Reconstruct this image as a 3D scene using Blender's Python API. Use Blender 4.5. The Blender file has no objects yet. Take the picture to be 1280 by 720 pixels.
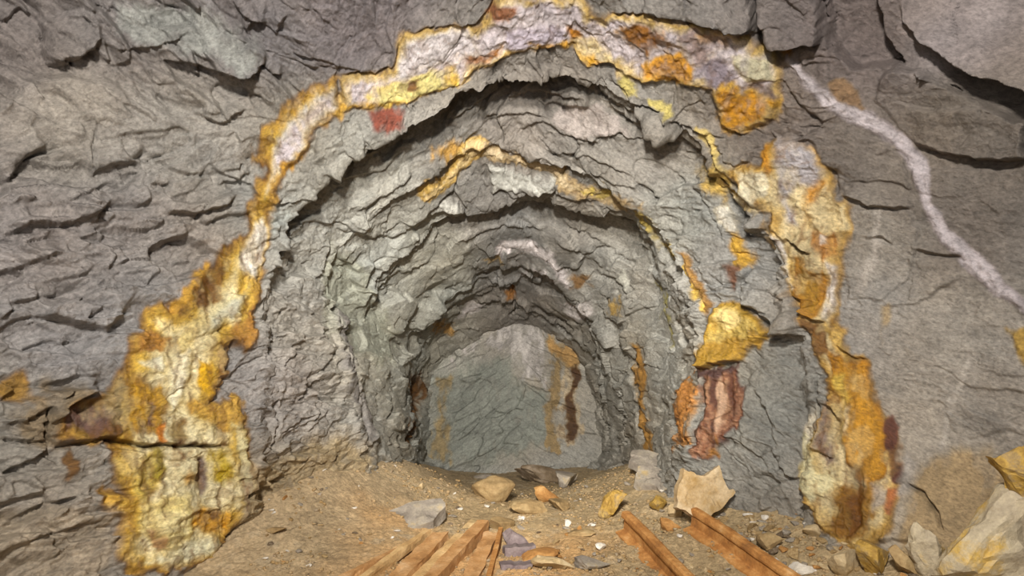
import bpy, bmesh, math, random
import numpy as np
from mathutils import Vector, Matrix

# ---------------------------------------------------------------- camera, world, lights, exposure
SC = bpy.context.scene
COL = SC.collection
F_PX, CX, CY, EYE = 834.0, 650.0, 490.0, 1.15      # focal length in pixels, vanishing point, eye height
RES = 1.0                                          # mesh density of the rock surfaces

cam_d = bpy.data.cameras.new('camera')
cam = bpy.data.objects.new('camera', cam_d)
COL.objects.link(cam)
cam.location = (0, 0, EYE)
cam.rotation_euler = (math.pi / 2, 0, 0)
cam_d.sensor_width = 36.0
cam_d.lens = 36.0 * F_PX / 1280.0
cam_d.shift_x = (640 - CX) / 1280.0
cam_d.shift_y = (CY - 360) / 1280.0
cam_d.clip_start = 0.05
SC.camera = cam

world = bpy.data.worlds.new('ambient_fill')  # dim even ambient fill, added in place of bounce from the unbuilt chamber
SC.world = world
world.use_nodes = True
world.node_tree.nodes['Background'].inputs[0].default_value = (1.0, 0.955, 0.90, 1)
world.node_tree.nodes['Background'].inputs[1].default_value = 0.08

def lamp(name, kind, loc, aim, energy, colour, size=0.3, spot=None, blend=1.0):
    d = bpy.data.lights.new(name, kind)
    d.energy = energy
    d.color = colour
    if kind == 'AREA':
        d.shape = 'DISK'
        d.size = size
    else:
        d.shadow_soft_size = size
    if kind == 'SPOT':
        d.spot_size = math.radians(spot)
        d.spot_blend = blend
    o = bpy.data.objects.new(name, d)
    COL.objects.link(o)
    o.location = loc
    o.rotation_euler = (Vector(aim) - Vector(loc)).to_track_quat('-Z', 'Y').to_euler()
    return o

lamp('key_lamp', 'AREA', (-0.30, -0.4, 2.85), (0.0, 4.2, 1.5), 320, (1.0, 0.955, 0.90), 0.35)
lamp('fill_lamp', 'AREA', (-0.6, -1.2, 1.3), (0.0, 4.2, 1.7), 40, (1.0, 0.95, 0.92), 1.6)
lamp('tunnel_fill_spot', 'SPOT', (-0.25, -0.3, 2.25), (0.05, 8.0, 1.25), 2300, (1.0, 0.955, 0.88), 0.10, 46, 1.0)  # added spot that brightens the tunnel, where the key lamp falls off

SC.view_settings.view_transform = 'Standard'
SC.view_settings.look = 'None'
SC.view_settings.gamma = 1.0
SC.view_settings.exposure = 0.10
SC.view_settings.use_curve_mapping = False

# ---------------------------------------------------------------- helpers: colour, noise
F32 = np.float32

def lin(h):
    h = h.lstrip('#')
    c = np.array([int(h[i:i + 2], 16) / 255.0 for i in (0, 2, 4)])
    return np.where(c <= 0.04045, c / 12.92, ((c + 0.055) / 1.055) ** 2.4).astype(F32)

def hash_u(ix, iy, iz, seed):
    h = (ix.astype(np.uint32) * np.uint32(374761393)) ^ (iy.astype(np.uint32) * np.uint32(668265263)) \
        ^ (iz.astype(np.uint32) * np.uint32(2246822519)) ^ np.uint32((seed * 3266489917) & 0xffffffff)
    h ^= h >> np.uint32(15)
    h *= np.uint32(2246822519)
    h ^= h >> np.uint32(13)
    h *= np.uint32(3266489917)
    h ^= h >> np.uint32(16)
    return h

def frac(h, k):
    return (((h >> np.uint32(k * 8)) & np.uint32(0x3ff)).astype(F32)) * F32(1 / 1023.0)

def vnoise(P, scale, seed=0):
    """smooth value noise, about -1..1; P is n x 3 in metres"""
    q = (P / F32(scale)).astype(F32)
    i = np.floor(q)
    f = q - i
    i = i.astype(np.int32)
    f = f * f * f * (f * (f * 6 - 15) + 10)
    out = None
    res = []
    for dz in (0, 1):
        ry = []
        for dy in (0, 1):
            a = hash_u(i[:, 0], i[:, 1] + dy, i[:, 2] + dz, seed).astype(F32) * F32(2.0 / 4294967295.0) - 1
            b = hash_u(i[:, 0] + 1, i[:, 1] + dy, i[:, 2] + dz, seed).astype(F32) * F32(2.0 / 4294967295.0) - 1
            ry.append(a + (b - a) * f[:, 0])
        res.append(ry[0] + (ry[1] - ry[0]) * f[:, 1])
    return res[0] + (res[1] - res[0]) * f[:, 2]

def fbm(P, scale, octaves, seed=0, gain=0.5):
    o = np.zeros(len(P), F32)
    a = 1.0
    for k in range(octaves):
        o += F32(a) * vnoise(P, scale / (2.03 ** k), seed + 17 * k)
        a *= gain
    return o

def basis(n):
    n = np.array(n, float)
    n /= np.linalg.norm(n)
    t = np.array([0, 1.0, 0]) if abs(n[1]) < 0.9 else np.array([1.0, 0, 0])
    a = np.cross(n, t)
    a /= np.linalg.norm(a)
    b = np.cross(n, a)
    return np.stack([a, b, n]).astype(F32)

def facets(P, size, thick, normal, seed, tilt=1.8, sharp=26.0, back=0.25):
    """broken-rock relief: every cell is a plane of its own (height, tilt), cells meet in a short slope;
    returns relief about -1..1, joint distance, and a random shade per cell"""
    B = basis(normal)
    q = (P @ B.T) / np.array([size, size, thick], F32)
    i0 = np.floor(q).astype(np.int32)
    n = len(P)
    f1 = np.full(n, 9, F32)
    f2 = np.full(n, 9, F32)
    ws = np.zeros(n, F32)
    hs = np.zeros(n, F32)
    sh = np.zeros(n, F32)
    for dx in (-1, 0, 1):
        for dy in (-1, 0, 1):
            for dz in (-1, 0, 1):
                ix, iy, iz = i0[:, 0] + dx, i0[:, 1] + dy, i0[:, 2] + dz
                hh = hash_u(ix, iy, iz, seed)
                ex = q[:, 0] - ix - frac(hh, 0)
                ey = q[:, 1] - iy - frac(hh, 1)
                ez = q[:, 2] - iz - frac(hh, 2)
                d = ex * ex + ey * ey + ez * ez
                h2 = hh * np.uint32(2654435761)
                h2 ^= h2 >> np.uint32(14)
                val = (frac(h2, 0) * 2 - 1) + F32(tilt) * ((frac(h2, 1) - 0.5) * ex + (frac(h2, 2) - 0.5) * ey
                                                          + (frac(hh, 1) - back) * ez)
                w = np.exp(-F32(sharp) * d)
                ws += w
                hs += w * val
                sh += w * frac(h2, 1)
                f2 = np.minimum(f2, np.maximum(f1, d))
                f1 = np.minimum(f1, d)
    ws = np.maximum(ws, 1e-12)
    return hs / ws, np.sqrt(f2) - np.sqrt(f1), sh / ws * 2 - 1

def lamina(P, normal, run, thick, seed):
    """noise drawn out along the bedding"""
    return vnoise((P @ basis(normal).T) / np.array([run, run, thick], F32), 1.0, seed)

def smooth(a, b, x):
    t = np.clip((x - a) / (b - a), 0, 1)
    return t * t * (3 - 2 * t)

def world_pt(u, v, D):
    return np.array([(u - CX) / F_PX * D, D, EYE - (v - CY) / F_PX * D])

# ---------------------------------------------------------------- the survey chart: angles seen from the eye point, in pixels
class Chart:
    def __init__(self, P):
        self.U = (CX + P[:, 0] / P[:, 1] * F_PX).astype(F32)
        self.V = (CY - (P[:, 2] - EYE) / P[:, 1] * F_PX).astype(F32)

    def warp(self, P, big=5.0, small=2.2):
        U, V = self.U.copy(), self.V.copy()
        self.U = U + big * vnoise(P, 0.22, 901) + small * vnoise(P, 0.07, 903) + 0.6 * small * vnoise(P, 0.03, 905)
        self.V = V + big * vnoise(P, 0.22, 911) + small * vnoise(P, 0.07, 913) + 0.6 * small * vnoise(P, 0.03, 915)

    def near(self, pts, pad):
        pts = np.array(pts, F32)
        m = (self.U > pts[:, 0].min() - pad) & (self.U < pts[:, 0].max() + pad) & \
            (self.V > pts[:, 1].min() - pad) & (self.V < pts[:, 1].max() + pad)
        return np.nonzero(m)[0], pts

    def line(self, pts, pad):
        """distance, side (+ above the line walked left to right), position along 0..1, for the points near the line"""
        idx, pts = self.near(pts, pad)
        u, v = self.U[idx], self.V[idx]
        best = np.full(len(idx), 1e9, F32)
        side = np.zeros(len(idx), F32)
        along = np.zeros(len(idx), F32)
        L = np.hypot(*(pts[1:] - pts[:-1]).T)
        tot, acc = L.sum(), 0.0
        for k in range(len(pts) - 1):
            a, b = pts[k], pts[k + 1]
            ab = b - a
            t = np.clip(((u - a[0]) * ab[0] + (v - a[1]) * ab[1]) / (ab @ ab), 0, 1)
            du, dv = u - a[0] - t * ab[0], v - a[1] - t * ab[1]
            d = np.hypot(du, dv)
            m = d < best
            best[m] = d[m]
            cr = ab[0] * (v - a[1]) - ab[1] * (u - a[0])
            side[m] = np.where(cr[m] < 0, 1, -1)
            along[m] = (acc + t[m] * L[k]) / tot
            acc += L[k]
        return idx, best, side, along

    def poly(self, pts, pad=30):
        """signed distance to a closed outline (positive inside), for the points near it"""
        idx, pts = self.near(pts, pad)
        u, v = self.U[idx], self.V[idx]
        best = np.full(len(idx), 1e9, F32)
        ins = np.zeros(len(idx), bool)
        n = len(pts)
        for k in range(n):
            a, b = pts[k], pts[(k + 1) % n]
            ab = b - a
            l2 = float(ab @ ab)
            if l2 == 0:
                continue
            t = np.clip(((u - a[0]) * ab[0] + (v - a[1]) * ab[1]) / l2, 0, 1)
            best = np.minimum(best, np.hypot(u - a[0] - t * ab[0], v - a[1] - t * ab[1]))
            c = (a[1] > v) != (b[1] > v)
            if a[1] != b[1]:
                ins ^= c & (u < (b[0] - a[0]) * (v - a[1]) / (b[1] - a[1]) + a[0])
        return idx, np.where(ins, best, -best)

# ---------------------------------------------------------------- survey of the rock: rings of the drift (u, v, distance)
R0 = [(300, 910, 3.3), (60, 840, 2.95), (-110, 740, 2.8), (-170, 600, 2.75), (-190, 490, 2.75), (-180, 330, 2.8), (-160, 120, 2.9),
      (-120, -60, 2.95), (60, -190, 3.0), (300, -220, 3.05), (640, -230, 3.0), (950, -210, 2.9), (1250, -190, 2.75),
      (1420, -60, 2.7), (1470, 150, 2.75), (1490, 330, 2.8), (1500, 490, 2.8), (1490, 620, 2.8), (1440, 760, 2.75), (1280, 840, 2.8), (1010, 920, 3.1)]
R1 = [(410, 776, 4.6), (325, 640, 4.3), (328, 560, 4.25), (332, 480, 4.25), (335, 400, 4.3), (340, 330, 4.35), (366, 280, 4.35), (410, 215, 4.3),
      (470, 182, 4.3), (545, 152, 4.3), (600, 120, 4.3), (660, 108, 4.25), (700, 92, 4.25), (760, 118, 4.25), (830, 158, 4.25),
      (890, 195, 4.25), (945, 285, 4.2), (992, 400, 4.12), (1014, 480, 4.08), (1020, 560, 4.05), (1016, 640, 4.1), (900, 790, 4.6)]
R2 = [(500, 669, 5.6), (455, 600, 5.3), (440, 550, 5.2), (428, 470, 5.15), (415, 400, 5.1), (418, 345, 5.05), (450, 295, 5.0), (515, 238, 4.95), (590, 184, 4.95),
      (640, 186, 4.95), (700, 212, 4.95), (760, 238, 4.95), (805, 265, 4.92), (835, 312, 4.85), (858, 370, 4.78), (866, 430, 4.74),
      (864, 500, 4.74), (856, 580, 4.8), (800, 669, 5.4)]
R3 = [(540, 621, 6.4), (508, 590, 6.3), (490, 530, 6.2), (476, 460, 6.0), (460, 400, 5.8), (478, 345, 5.7), (536, 292, 5.7), (593, 272, 5.65), (633, 253, 5.6),
      (667, 246, 5.6), (710, 258, 5.6), (761, 268, 5.6), (795, 280, 5.65), (816, 335, 5.6), (828, 400, 5.55), (830, 480, 5.6),
      (820, 570, 5.8), (760, 621, 6.3)]
R4 = [(557, 601, 7.4), (518, 580, 7.2), (511, 520, 7.1), (505, 455, 7.0), (512, 416, 6.9), (560, 368, 6.9), (600, 336, 6.9), (640, 326, 6.8), (690, 340, 6.8),
      (722, 370, 6.9), (752, 420, 7.0), (772, 480, 7.1), (788, 540, 7.1), (790, 580, 7.2), (743, 601, 7.4)]
R5 = [(566, 590, 8.6), (528, 575, 8.5), (525, 530, 8.4), (528, 475, 8.4), (548, 443, 8.4), (590, 414, 8.4), (640, 397, 8.4), (690, 407, 8.4),
      (724, 438, 8.4), (742, 480, 8.4), (754, 530, 8.4), (758, 565, 8.5), (734, 590, 8.6)]
TH = np.radians(np.linspace(-49.5, 229.5, int(1640 * RES)))

def ring(pts):
    p = np.array(pts, float)
    a = np.degrees(np.arctan2(-(p[:, 1] - CY), p[:, 0] - CX))
    a = np.where(a < -60, a + 360, a)
    o = np.argsort(a)
    rho = np.hypot(p[:, 0] - CX, p[:, 1] - CY)
    t = np.degrees(TH)
    def it(y):
        z = np.interp(t, a[o], y[o])
        k = np.ones(25) / 25.0
        return np.convolve(np.pad(z, 12, mode='edge'), k, mode='valid')
    D = it(p[:, 2])
    return it(rho) / F_PX * D, D                        # radius in metres, distance

def roofness(lo, hi, soft=25):
    t = np.degrees(TH)
    return smooth(lo - soft, lo + soft, t) * (1 - smooth(hi - soft, hi + soft, t))

rings, rows = [], []
r0, d0 = ring(R0)
r1, d1 = ring(R1)
r2, d2 = ring(R2)
r3, d3 = ring(R3)
r4, d4 = ring(R4)
r5, d5 = ring(R5)
rings = [(r0, d0), (0.5 * (r0 + r1) + 0.06, 0.5 * (d0 + d1) + 0.02), (r1, d1),
         (r1 + 0.02 + 0.16 * roofness(40, 145) + 0.42 * roofness(85, 132, 15), d1 + 0.12), (r2, d2),
         (r2 + 0.01 + 0.04 * roofness(20, 160), d2 + 0.09), (r3, d3),
         (r3 + 0.10 * roofness(40, 150) + 0.16 * roofness(60, 115, 15), d3 + 0.10), (0.5 * (r3 + r4), 0.55 * d3 + 0.45 * d4), (r4, d4),
         (r4 + 0.05 * roofness(30, 110), d4 + 0.10), (r5, d5), (r5 * 0.94, d5 + 0.30)]
counts = [130, 130, 26, 84, 22, 56, 18, 34, 34, 14, 60, 14]
RS, DS = [], []
for k, c in enumerate(counts):
    c = int(c * RES)
    for j in range(c):
        s = j / c
        RS.append(rings[k][0] * (1 - s) + rings[k + 1][0] * s)
        DS.append(rings[k][1] * (1 - s) + rings[k + 1][1] * s)
RS.append(rings[-1][0])
DS.append(rings[-1][1])
RS, DS = np.array(RS), np.array(DS)
NR, NT = RS.shape

def soften(A, n):
    for _ in range(n):
        A[1:-1] = 0.25 * A[:-2] + 0.5 * A[1:-1] + 0.25 * A[2:]
    return A
RS, DS = soften(RS, 8), soften(DS, 8)
TH2 = np.broadcast_to(TH, RS.shape)
BASE = np.stack([RS * np.cos(TH2), DS, EYE + RS * np.sin(TH2)], -1).astype(F32)

def grid_normals(G, flip=1):
    dr = np.gradient(G, axis=0)
    dt = np.gradient(G, axis=1)
    n = np.cross(dt, dr) * flip
    return (n / np.maximum(np.linalg.norm(n, axis=-1, keepdims=True), 1e-9)).astype(F32)

# a normal that turns smoothly: from the surface itself, blurred over a hand's breadth
NB = grid_normals(BASE)
if (NB[:, NT // 2, 2].mean() > 0):
    NB = -NB
for _ in range(24):
    NB[1:-1] = (NB[:-2] + NB[1:-1] + NB[2:]) / 3
NB /= np.linalg.norm(NB, axis=-1, keepdims=True)

# the working face closes the drift
fx = np.linspace(-1.55, 1.4, int(300 * RES))
fz = np.linspace(-0.25, 2.35, int(270 * RES))
FX, FZ = np.meshgrid(fx, fz)
FACE = np.stack([FX, 8.62 + 0.0 * FX, FZ], -1).astype(F32)
FACEN = np.zeros_like(FACE)
FACEN[..., 1] = -1

# ---------------------------------------------------------------- hand-surveyed features in chart pixels
# ledges: line walked left to right, the rock above the line stands proud by h metres over 'fall' pixels
LEDGES = [
    # left wall and upper left
    ([(0, 29), (15, 20), (31, 4)], .05, 18), ([(52, 78), (81, 83), (101, 75), (118, 65), (130, 44)], .07, 45),
    ([(196, 77), (235, 79), (262, 89), (296, 98), (313, 90), (328, 77)], .09, 34), ([(326, 84), (338, 92), (355, 91)], .06, 16),
    ([(249, 146), (270, 153), (286, 153), (307, 135)], .06, 26), ([(112, 222), (148, 206), (182, 200)], .06, 26),
    ([(181, 198), (215, 212), (250, 214)], .03, 18), ([(5, 232), (20, 217), (34, 199), (60, 184)], .07, 30),
    ([(267, 233), (296, 230), (314, 212)], .045, 20), ([(290, 0), (313, 22), (335, 27)], .07, 24), ([(345, 39), (361, 17)], .05, 14),
    ([(0, 296), (35, 285), (90, 284), (118, 266), (143, 246)], .08, 30), ([(163, 259), (189, 249)], .05, 18),
    ([(196, 266), (235, 270), (255, 264), (297, 246)], .08, 26), ([(193, 303), (218, 303), (236, 293)], .05, 16),
    ([(133, 338), (146, 313)], .04, 12), ([(16, 379), (51, 372)], .05, 12), ([(0, 397), (21, 384)], .06, 12),
    ([(133, 412), (159, 395)], .03, 10), ([(99, 402), (122, 389)], .03, 10), ([(177, 355), (199, 338)], .04, 12),
    ([(56, 479), (100, 469), (129, 472)], .05, 16), ([(0, 531), (27, 520), (51, 506)], .05, 16),
    ([(58, 530), (77, 509), (111, 492), (132, 487)], .09, 22), ([(0, 550), (57, 549), (134, 553), (215, 559), (288, 559)], .035, 14),
    ([(0, 590), (27, 576), (61, 554)], .06, 20), ([(0, 340), (40, 330), (80, 318)], .04, 14), ([(50, 355), (100, 345), (120, 330)], .03, 12),
    ([(20, 440), (60, 425), (90, 428)], .03, 12), ([(70, 262), (110, 240), (150, 225)], .035, 14), ([(140, 60), (200, 55), (240, 40)], .04, 18),
    ([(20, 650), (60, 628), (120, 616)], .04, 16), ([(0, 690), (60, 672), (110, 650)], .04, 16), ([(360, 60), (410, 72), (470, 90)], .03, 20),
    ([(425, 92), (452, 86), (469, 96), (489, 82), (506, 42)], .05, 22), ([(506, 42), (536, 31), (590, 25), (613, 6)], .04, 16),
    # tunnel, left side
    ([(323, 352), (336, 322), (347, 297), (384, 274)], -.07, 22), ([(386, 346), (403, 332), (421, 298)], .05, 20),
    ([(352, 463), (381, 437)], .03, 12), ([(345, 392), (362, 383)], .03, 10), ([(386, 543), (411, 508)], .03, 12),
    ([(440, 392), (455, 383), (475, 341), (500, 315), (538, 290)], .06, 20), ([(462, 350), (500, 340), (540, 328)], .04, 14),
    ([(440, 370), (470, 362), (500, 352)], .03, 12), ([(508, 420), (530, 401), (570, 364), (602, 350)], .09, 16),
    ([(505, 455), (530, 425), (560, 396)], .05, 12), ([(425, 285), (455, 290), (470, 293)], .03, 12),
    ([(395, 215), (430, 222), (470, 215), (505, 190)], .05, 16), ([(440, 262), (480, 245), (520, 215)], .05, 16),
    ([(400, 420), (440, 395)], .03, 12), ([(380, 480), (400, 455), (430, 425)], .03, 12),
    # tunnel roof
    ([(590, 275), (615, 262), (640, 250), (667, 243), (700, 250), (750, 262), (800, 272)], .06, 14),
    ([(470, 300), (520, 275), (560, 262), (592, 258)], .05, 14), ([(560, 300), (600, 290), (640, 282), (690, 285)], .04, 12),
    ([(610, 230), (640, 243), (700, 236), (760, 250)], .04, 12), ([(640, 330), (690, 341), (722, 372), (748, 420), (762, 470)], .06, 12),
    ([(600, 352), (640, 345), (680, 330)], .04, 10), ([(560, 380), (600, 372), (640, 378), (690, 398), (727, 428), (750, 458)], .06, 10),
    ([(690, 300), (740, 320), (775, 345)], .04, 12), ([(700, 280), (750, 300), (800, 330)], .04, 12), ([(745, 338), (775, 355), (800, 380)], .04, 10),
    ([(620, 120), (660, 112), (700, 122), (740, 118)], .06, 14), ([(640, 165), (680, 152), (720, 170), (725, 185)], .04, 12),
    ([(600, 150), (650, 140), (690, 146)], .04, 12), ([(650, 195), (700, 190), (760, 200), (800, 225)], .035, 12),
    ([(740, 92), (790, 128), (840, 150), (880, 166), (915, 172)], .06, 12), ([(760, 130), (800, 150), (845, 168)], .05, 10),
    ([(790, 150), (830, 163), (850, 165)], .04, 8), ([(845, 150), (880, 190), (905, 225)], .05, 12), ([(560, 148), (600, 120), (615, 118)], .06, 14),
    ([(620, 100), (650, 110), (672, 100), (690, 90)], .05, 10), ([(720, 175), (780, 168), (850, 170)], .04, 14),
    ([(800, 262), (822, 300), (850, 350), (880, 392)], -.05, 12), ([(880, 165), (905, 215), (912, 240)], .05, 12),
    # right side
    ([(937, 283), (952, 288), (966, 291)], .07, 14), ([(990, 301), (1004, 310), (1020, 317)], .07, 14),
    ([(925, 377), (945, 392), (968, 408), (1000, 426)], .09, 22), ([(992, 387), (1012, 396), (1037, 403)], .07, 18),
    ([(1046, 431), (1064, 443), (1084, 452)], .05, 12), ([(1030, 497), (1042, 514), (1056, 529)], .06, 12),
    ([(1020, 554), (1045, 573)], .04, 12), ([(1141, 310), (1173, 321), (1205, 324)], .05, 20), ([(1050, 240), (1085, 262), (1145, 259)], .06, 26),
    ([(1079, 296), (1100, 293), (1118, 302)], .03, 10), ([(868, 459), (900, 455), (931, 457)], .10, 18), ([(1098, 675), (1143, 678)], .05, 10),
    ([(940, 480), (965, 520), (975, 560)], .04, 12), ([(950, 500), (985, 545)], .03, 12), ([(965, 560), (985, 590), (1000, 598)], .04, 10),
    ([(848, 24), (900, 27), (936, 40), (955, 55), (1000, 57), (1024, 56)], .07, 20),
    ([(1130, 78), (1186, 104), (1220, 124), (1282, 150)], .07, 14), ([(1136, 176), (1170, 186), (1230, 196), (1280, 198)], .04, 18),
    ([(1100, 380), (1150, 376), (1205, 352)], .02, 14), ([(760, 14), (822, 21), (850, 26)], .05, 16),
]
# open joints (line, width px, depth m)
CRACKS = [
    ([(939, 0), (948, 47), (970, 62)], 5, .08), ([(52, 506), (55, 538), (61, 551)], 4, .08), ([(115, 160), (118, 190), (120, 219)], 3, .03),
    ([(343, 495), (346, 522), (341, 566)], 2.5, .04), ([(340, 385), (342, 455), (343, 495)], 2.0, .03), ([(1018, 470), (1025, 528), (1022, 560)], 3, .05),
    ([(931, 374), (927, 355), (941, 337)], 3, .04), ([(640, 352), (642, 385), (636, 400)], 3, .05), ([(721, 172), (728, 188), (716, 200)], 3, .04),
    ([(1236, 120), (1237, 140)], 2, .02), ([(905, 215), (925, 262), (940, 300)], 4, .05), ([(985, 300), (1010, 316)], 4, .05),
    ([(870, 230), (888, 262), (905, 300)], 3, .03), ([(745, 455), (752, 500), (760, 560)], 4, .06), ([(520, 470), (516, 520), (512, 560)], 5, .08),
    ([(430, 400), (440, 470), (452, 560)], 4, .05), ([(1207, 50), (1195, 20), (1200, 0)], 2, .02), ([(0, 549), (58, 549)], 3, .05),
    ([(60, 554), (134, 556), (215, 561), (288, 560)], 3.0, .05), ([(1126, 604), (1153, 616), (1173, 643), (1181, 668)], 4, .06),
    ([(875, 470), (872, 520), (868, 565)], 4, .05), ([(790, 430), (796, 500), (800, 560)], 4, .05), ([(770, 480), (780, 560)], 3, .05),
    ([(0, 300), (30, 308), (80, 300)], 3, .03), ([(1085, 0), (1100, 45), (1128, 82)], 5, .06), ([(1024, 0), (1030, 40), (1040, 66)], 5, .06),
]
# slabs and blocks that can be told apart: outline, how far they stand out (m), tilt (across, down), smoothness 0..1
SLABS = [
    ('rock_slab', [(1105, -60), (1129, 27), (1153, 50), (1193, 71), (1237, 97), (1285, 113), (1400, 150), (1420, -60)], .12, (0, .10), .7),
    ('rock_slab', [(1092, 131), (1102, 101), (1122, 82), (1163, 87), (1186, 104), (1220, 124), (1290, 153), (1290, 198), (1230, 195), (1170, 185), (1136, 175)], .085, (.05, -.05), .75),
    ('rock_block', [(942, -40), (1018, -40), (1024, 20), (1023, 56), (1000, 57), (956, 54), (946, 25)], .09, (0, .05), .6),
    ('rock_block', [(800, -50), (935, -50), (938, 10), (940, 34), (900, 27), (850, 24), (805, 14)], .05, (.03, .05), .5),
    ('rock_slab', [(931, 374), (941, 337), (961, 341), (984, 361), (998, 408), (995, 420), (968, 405), (937, 386)], .06, (.04, .0), .6),
    ('rock_slab', [(1139, 318), (1173, 323), (1203, 327), (1211, 351), (1169, 368), (1139, 371)], .015, (.0, -.05), .85),
    ('rock_slab', [(10, 130), (50, 97), (110, 90), (160, 105), (200, 130), (245, 150), (290, 158), (313, 188), (296, 226), (235, 214), (180, 196), (118, 219), (60, 184), (20, 215), (-5, 225), (-20, 160)], .045, (.0, -.05), .62),
    ('rock_block', [(52, 28), (80, 14), (110, 16), (128, 32), (128, 48), (116, 64), (98, 74), (78, 80), (56, 72)], .05, (.0, .05), .4),
    ('rock_slab', [(255, 48), (275, 38), (305, 44), (326, 60), (326, 78), (312, 89), (296, 96), (268, 88), (258, 70)], .05, (.0, .06), .4),
    ('rock_chunk', [(551, 256), (556, 249), (572, 249), (579, 256), (575, 265), (558, 265)], .035, (0, 0), .7),
    ('rock_slab', [(722, 176), (760, 170), (815, 170), (850, 178), (858, 215), (855, 262), (830, 258), (800, 240), (770, 232), (735, 215)], .02, (.02, .05), .75),
    ('rock_slab', [(687, 146), (710, 132), (745, 128), (770, 145), (792, 168), (750, 169), (722, 170)], .015, (.02, 0), .7),
    ('rock_slab', [(606, 208), (653, 212), (694, 228), (688, 238), (650, 236), (613, 240)], .03, (0, .03), .5),
    ('rock_hollow', [(1026, -30), (1086, -30), (1102, 42), (1128, 76), (1100, 86), (1066, 90), (1046, 72), (1032, 40)], -.13, (0, 0), .5),
    ('rock_chunk', [(894, 176), (928, 172), (946, 180), (940, 200), (920, 206), (905, 198)], .04, (0, .05), .6),
    ('rock_slab', [(1055, 262), (1090, 264), (1138, 262), (1150, 310), (1136, 350), (1100, 372), (1062, 372), (1056, 320)], .02, (.05, 0), .6),
    ('rock_slab', [(968, 268), (980, 268), (996, 300), (1000, 312), (985, 304), (972, 292)], .03, (.0, .0), .6),
    ('rock_slab', [(1000, 165), (1050, 158), (1100, 178), (1130, 200), (1140, 235), (1110, 228), (1060, 224), (1030, 208)], .02, (.05, .0), .6),
    ('rock_slab', [(62, 548), (58, 532), (78, 511), (111, 494), (70, 500), (54, 508), (56, 538)], .01, (0, 0), .4),
    ('rock_slab', [(410, 372), (424, 392), (440, 450), (463, 545), (452, 566), (440, 545), (428, 470), (416, 410)], .05, (0, 0), .85),
    ('rock_slab', [(845, 268), (880, 262), (905, 275), (915, 310), (910, 352), (898, 378), (880, 352), (862, 318), (850, 300)], .02, (.02, 0), .6),
    ('rock_slab', [(935, 470), (960, 455), (1000, 462), (1016, 490), (1020, 530), (1005, 585), (985, 600), (940, 596), (915, 572), (922, 530)], .02, (.02, 0), .45),
]
C = lin
# mineral layers: name, outline, [(inset px, colour)...], noise, softness px, thickness m
VEIN_LEFT = [(430, 148), (397, 161), (380, 188), (356, 215), (346, 242), (350, 260), (340, 290), (333, 327), (324, 351), (323, 381), (318, 435),
             (303, 445), (289, 435), (286, 462), (279, 482), (266, 502), (299, 502), (306, 522), (308, 555), (316, 592), (323, 612),
             (316, 646), (299, 660), (286, 676), (266, 706), (210, 722), (175, 724), (141, 704), (138, 680), (148, 646), (128, 646), (108, 629),
             (118, 612), (145, 612), (131, 579), (134, 559), (84, 554), (64, 542), (71, 515), (111, 495), (134, 488), (138, 479), (161, 442),
             (155, 421), (181, 415), (178, 391), (202, 376), (215, 385), (229, 364), (242, 351), (259, 324), (262, 304), (286, 300), (306, 284),
             (303, 262), (316, 242), (322, 215), (316, 195), (325, 165), (345, 150), (358, 130), (375, 118), (395, 100), (425, 96)]
VEIN_ARCH = [(425, 96), (452, 86), (469, 96), (489, 81), (506, 40), (536, 30), (576, 25), (600, 24), (613, 7), (627, -10), (714, -10),
             (761, 13), (822, 20), (850, 25), (917, 34), (941, 54), (961, 67), (974, 77), (976, 124), (968, 151), (947, 161), (927, 170),
             (900, 151), (887, 111), (855, 108), (805, 104), (785, 91), (761, 81), (731, 82), (714, 60), (691, 59), (660, 67), (633, 74),
             (593, 91), (580, 108), (539, 114), (506, 131), (469, 134), (445, 138), (428, 148)]
VEIN_RIGHT = [(961, 171), (984, 168), (1018, 188), (1038, 215), (1052, 242), (1068, 260), (1065, 277), (1055, 314), (1052, 351), (1048, 388),
              (1056, 415), (1064, 440), (1082, 452), (1092, 482), (1099, 505), (1109, 525), (1119, 545), (1129, 602), (1119, 612), (1119, 646), (1112, 676),
              (1072, 684), (1038, 672), (1011, 629), (1001, 612), (1008, 586), (1021, 528), (1031, 505), (1033, 482), (1018, 458),
              (1008, 425), (998, 400), (984, 358), (966, 304), (961, 274), (944, 264), (935, 262), (918, 245), (908, 215), (930, 200), (950, 200)]
BROWN, RUST, OCHRE, GOLD, YEL, CREAM = C('#5a4022'), C('#70502a'), C('#9a7636'), C('#b28c38'), C('#c8a444'), C('#d8c48a')
WHITE, LILAC, PALE, RED, ORANGE, TAN = C('#d3ccc2'), C('#b6acae'), C('#d0b874'), C('#5e3a2c'), C('#aa7a36'), C('#9c835e')
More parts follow.
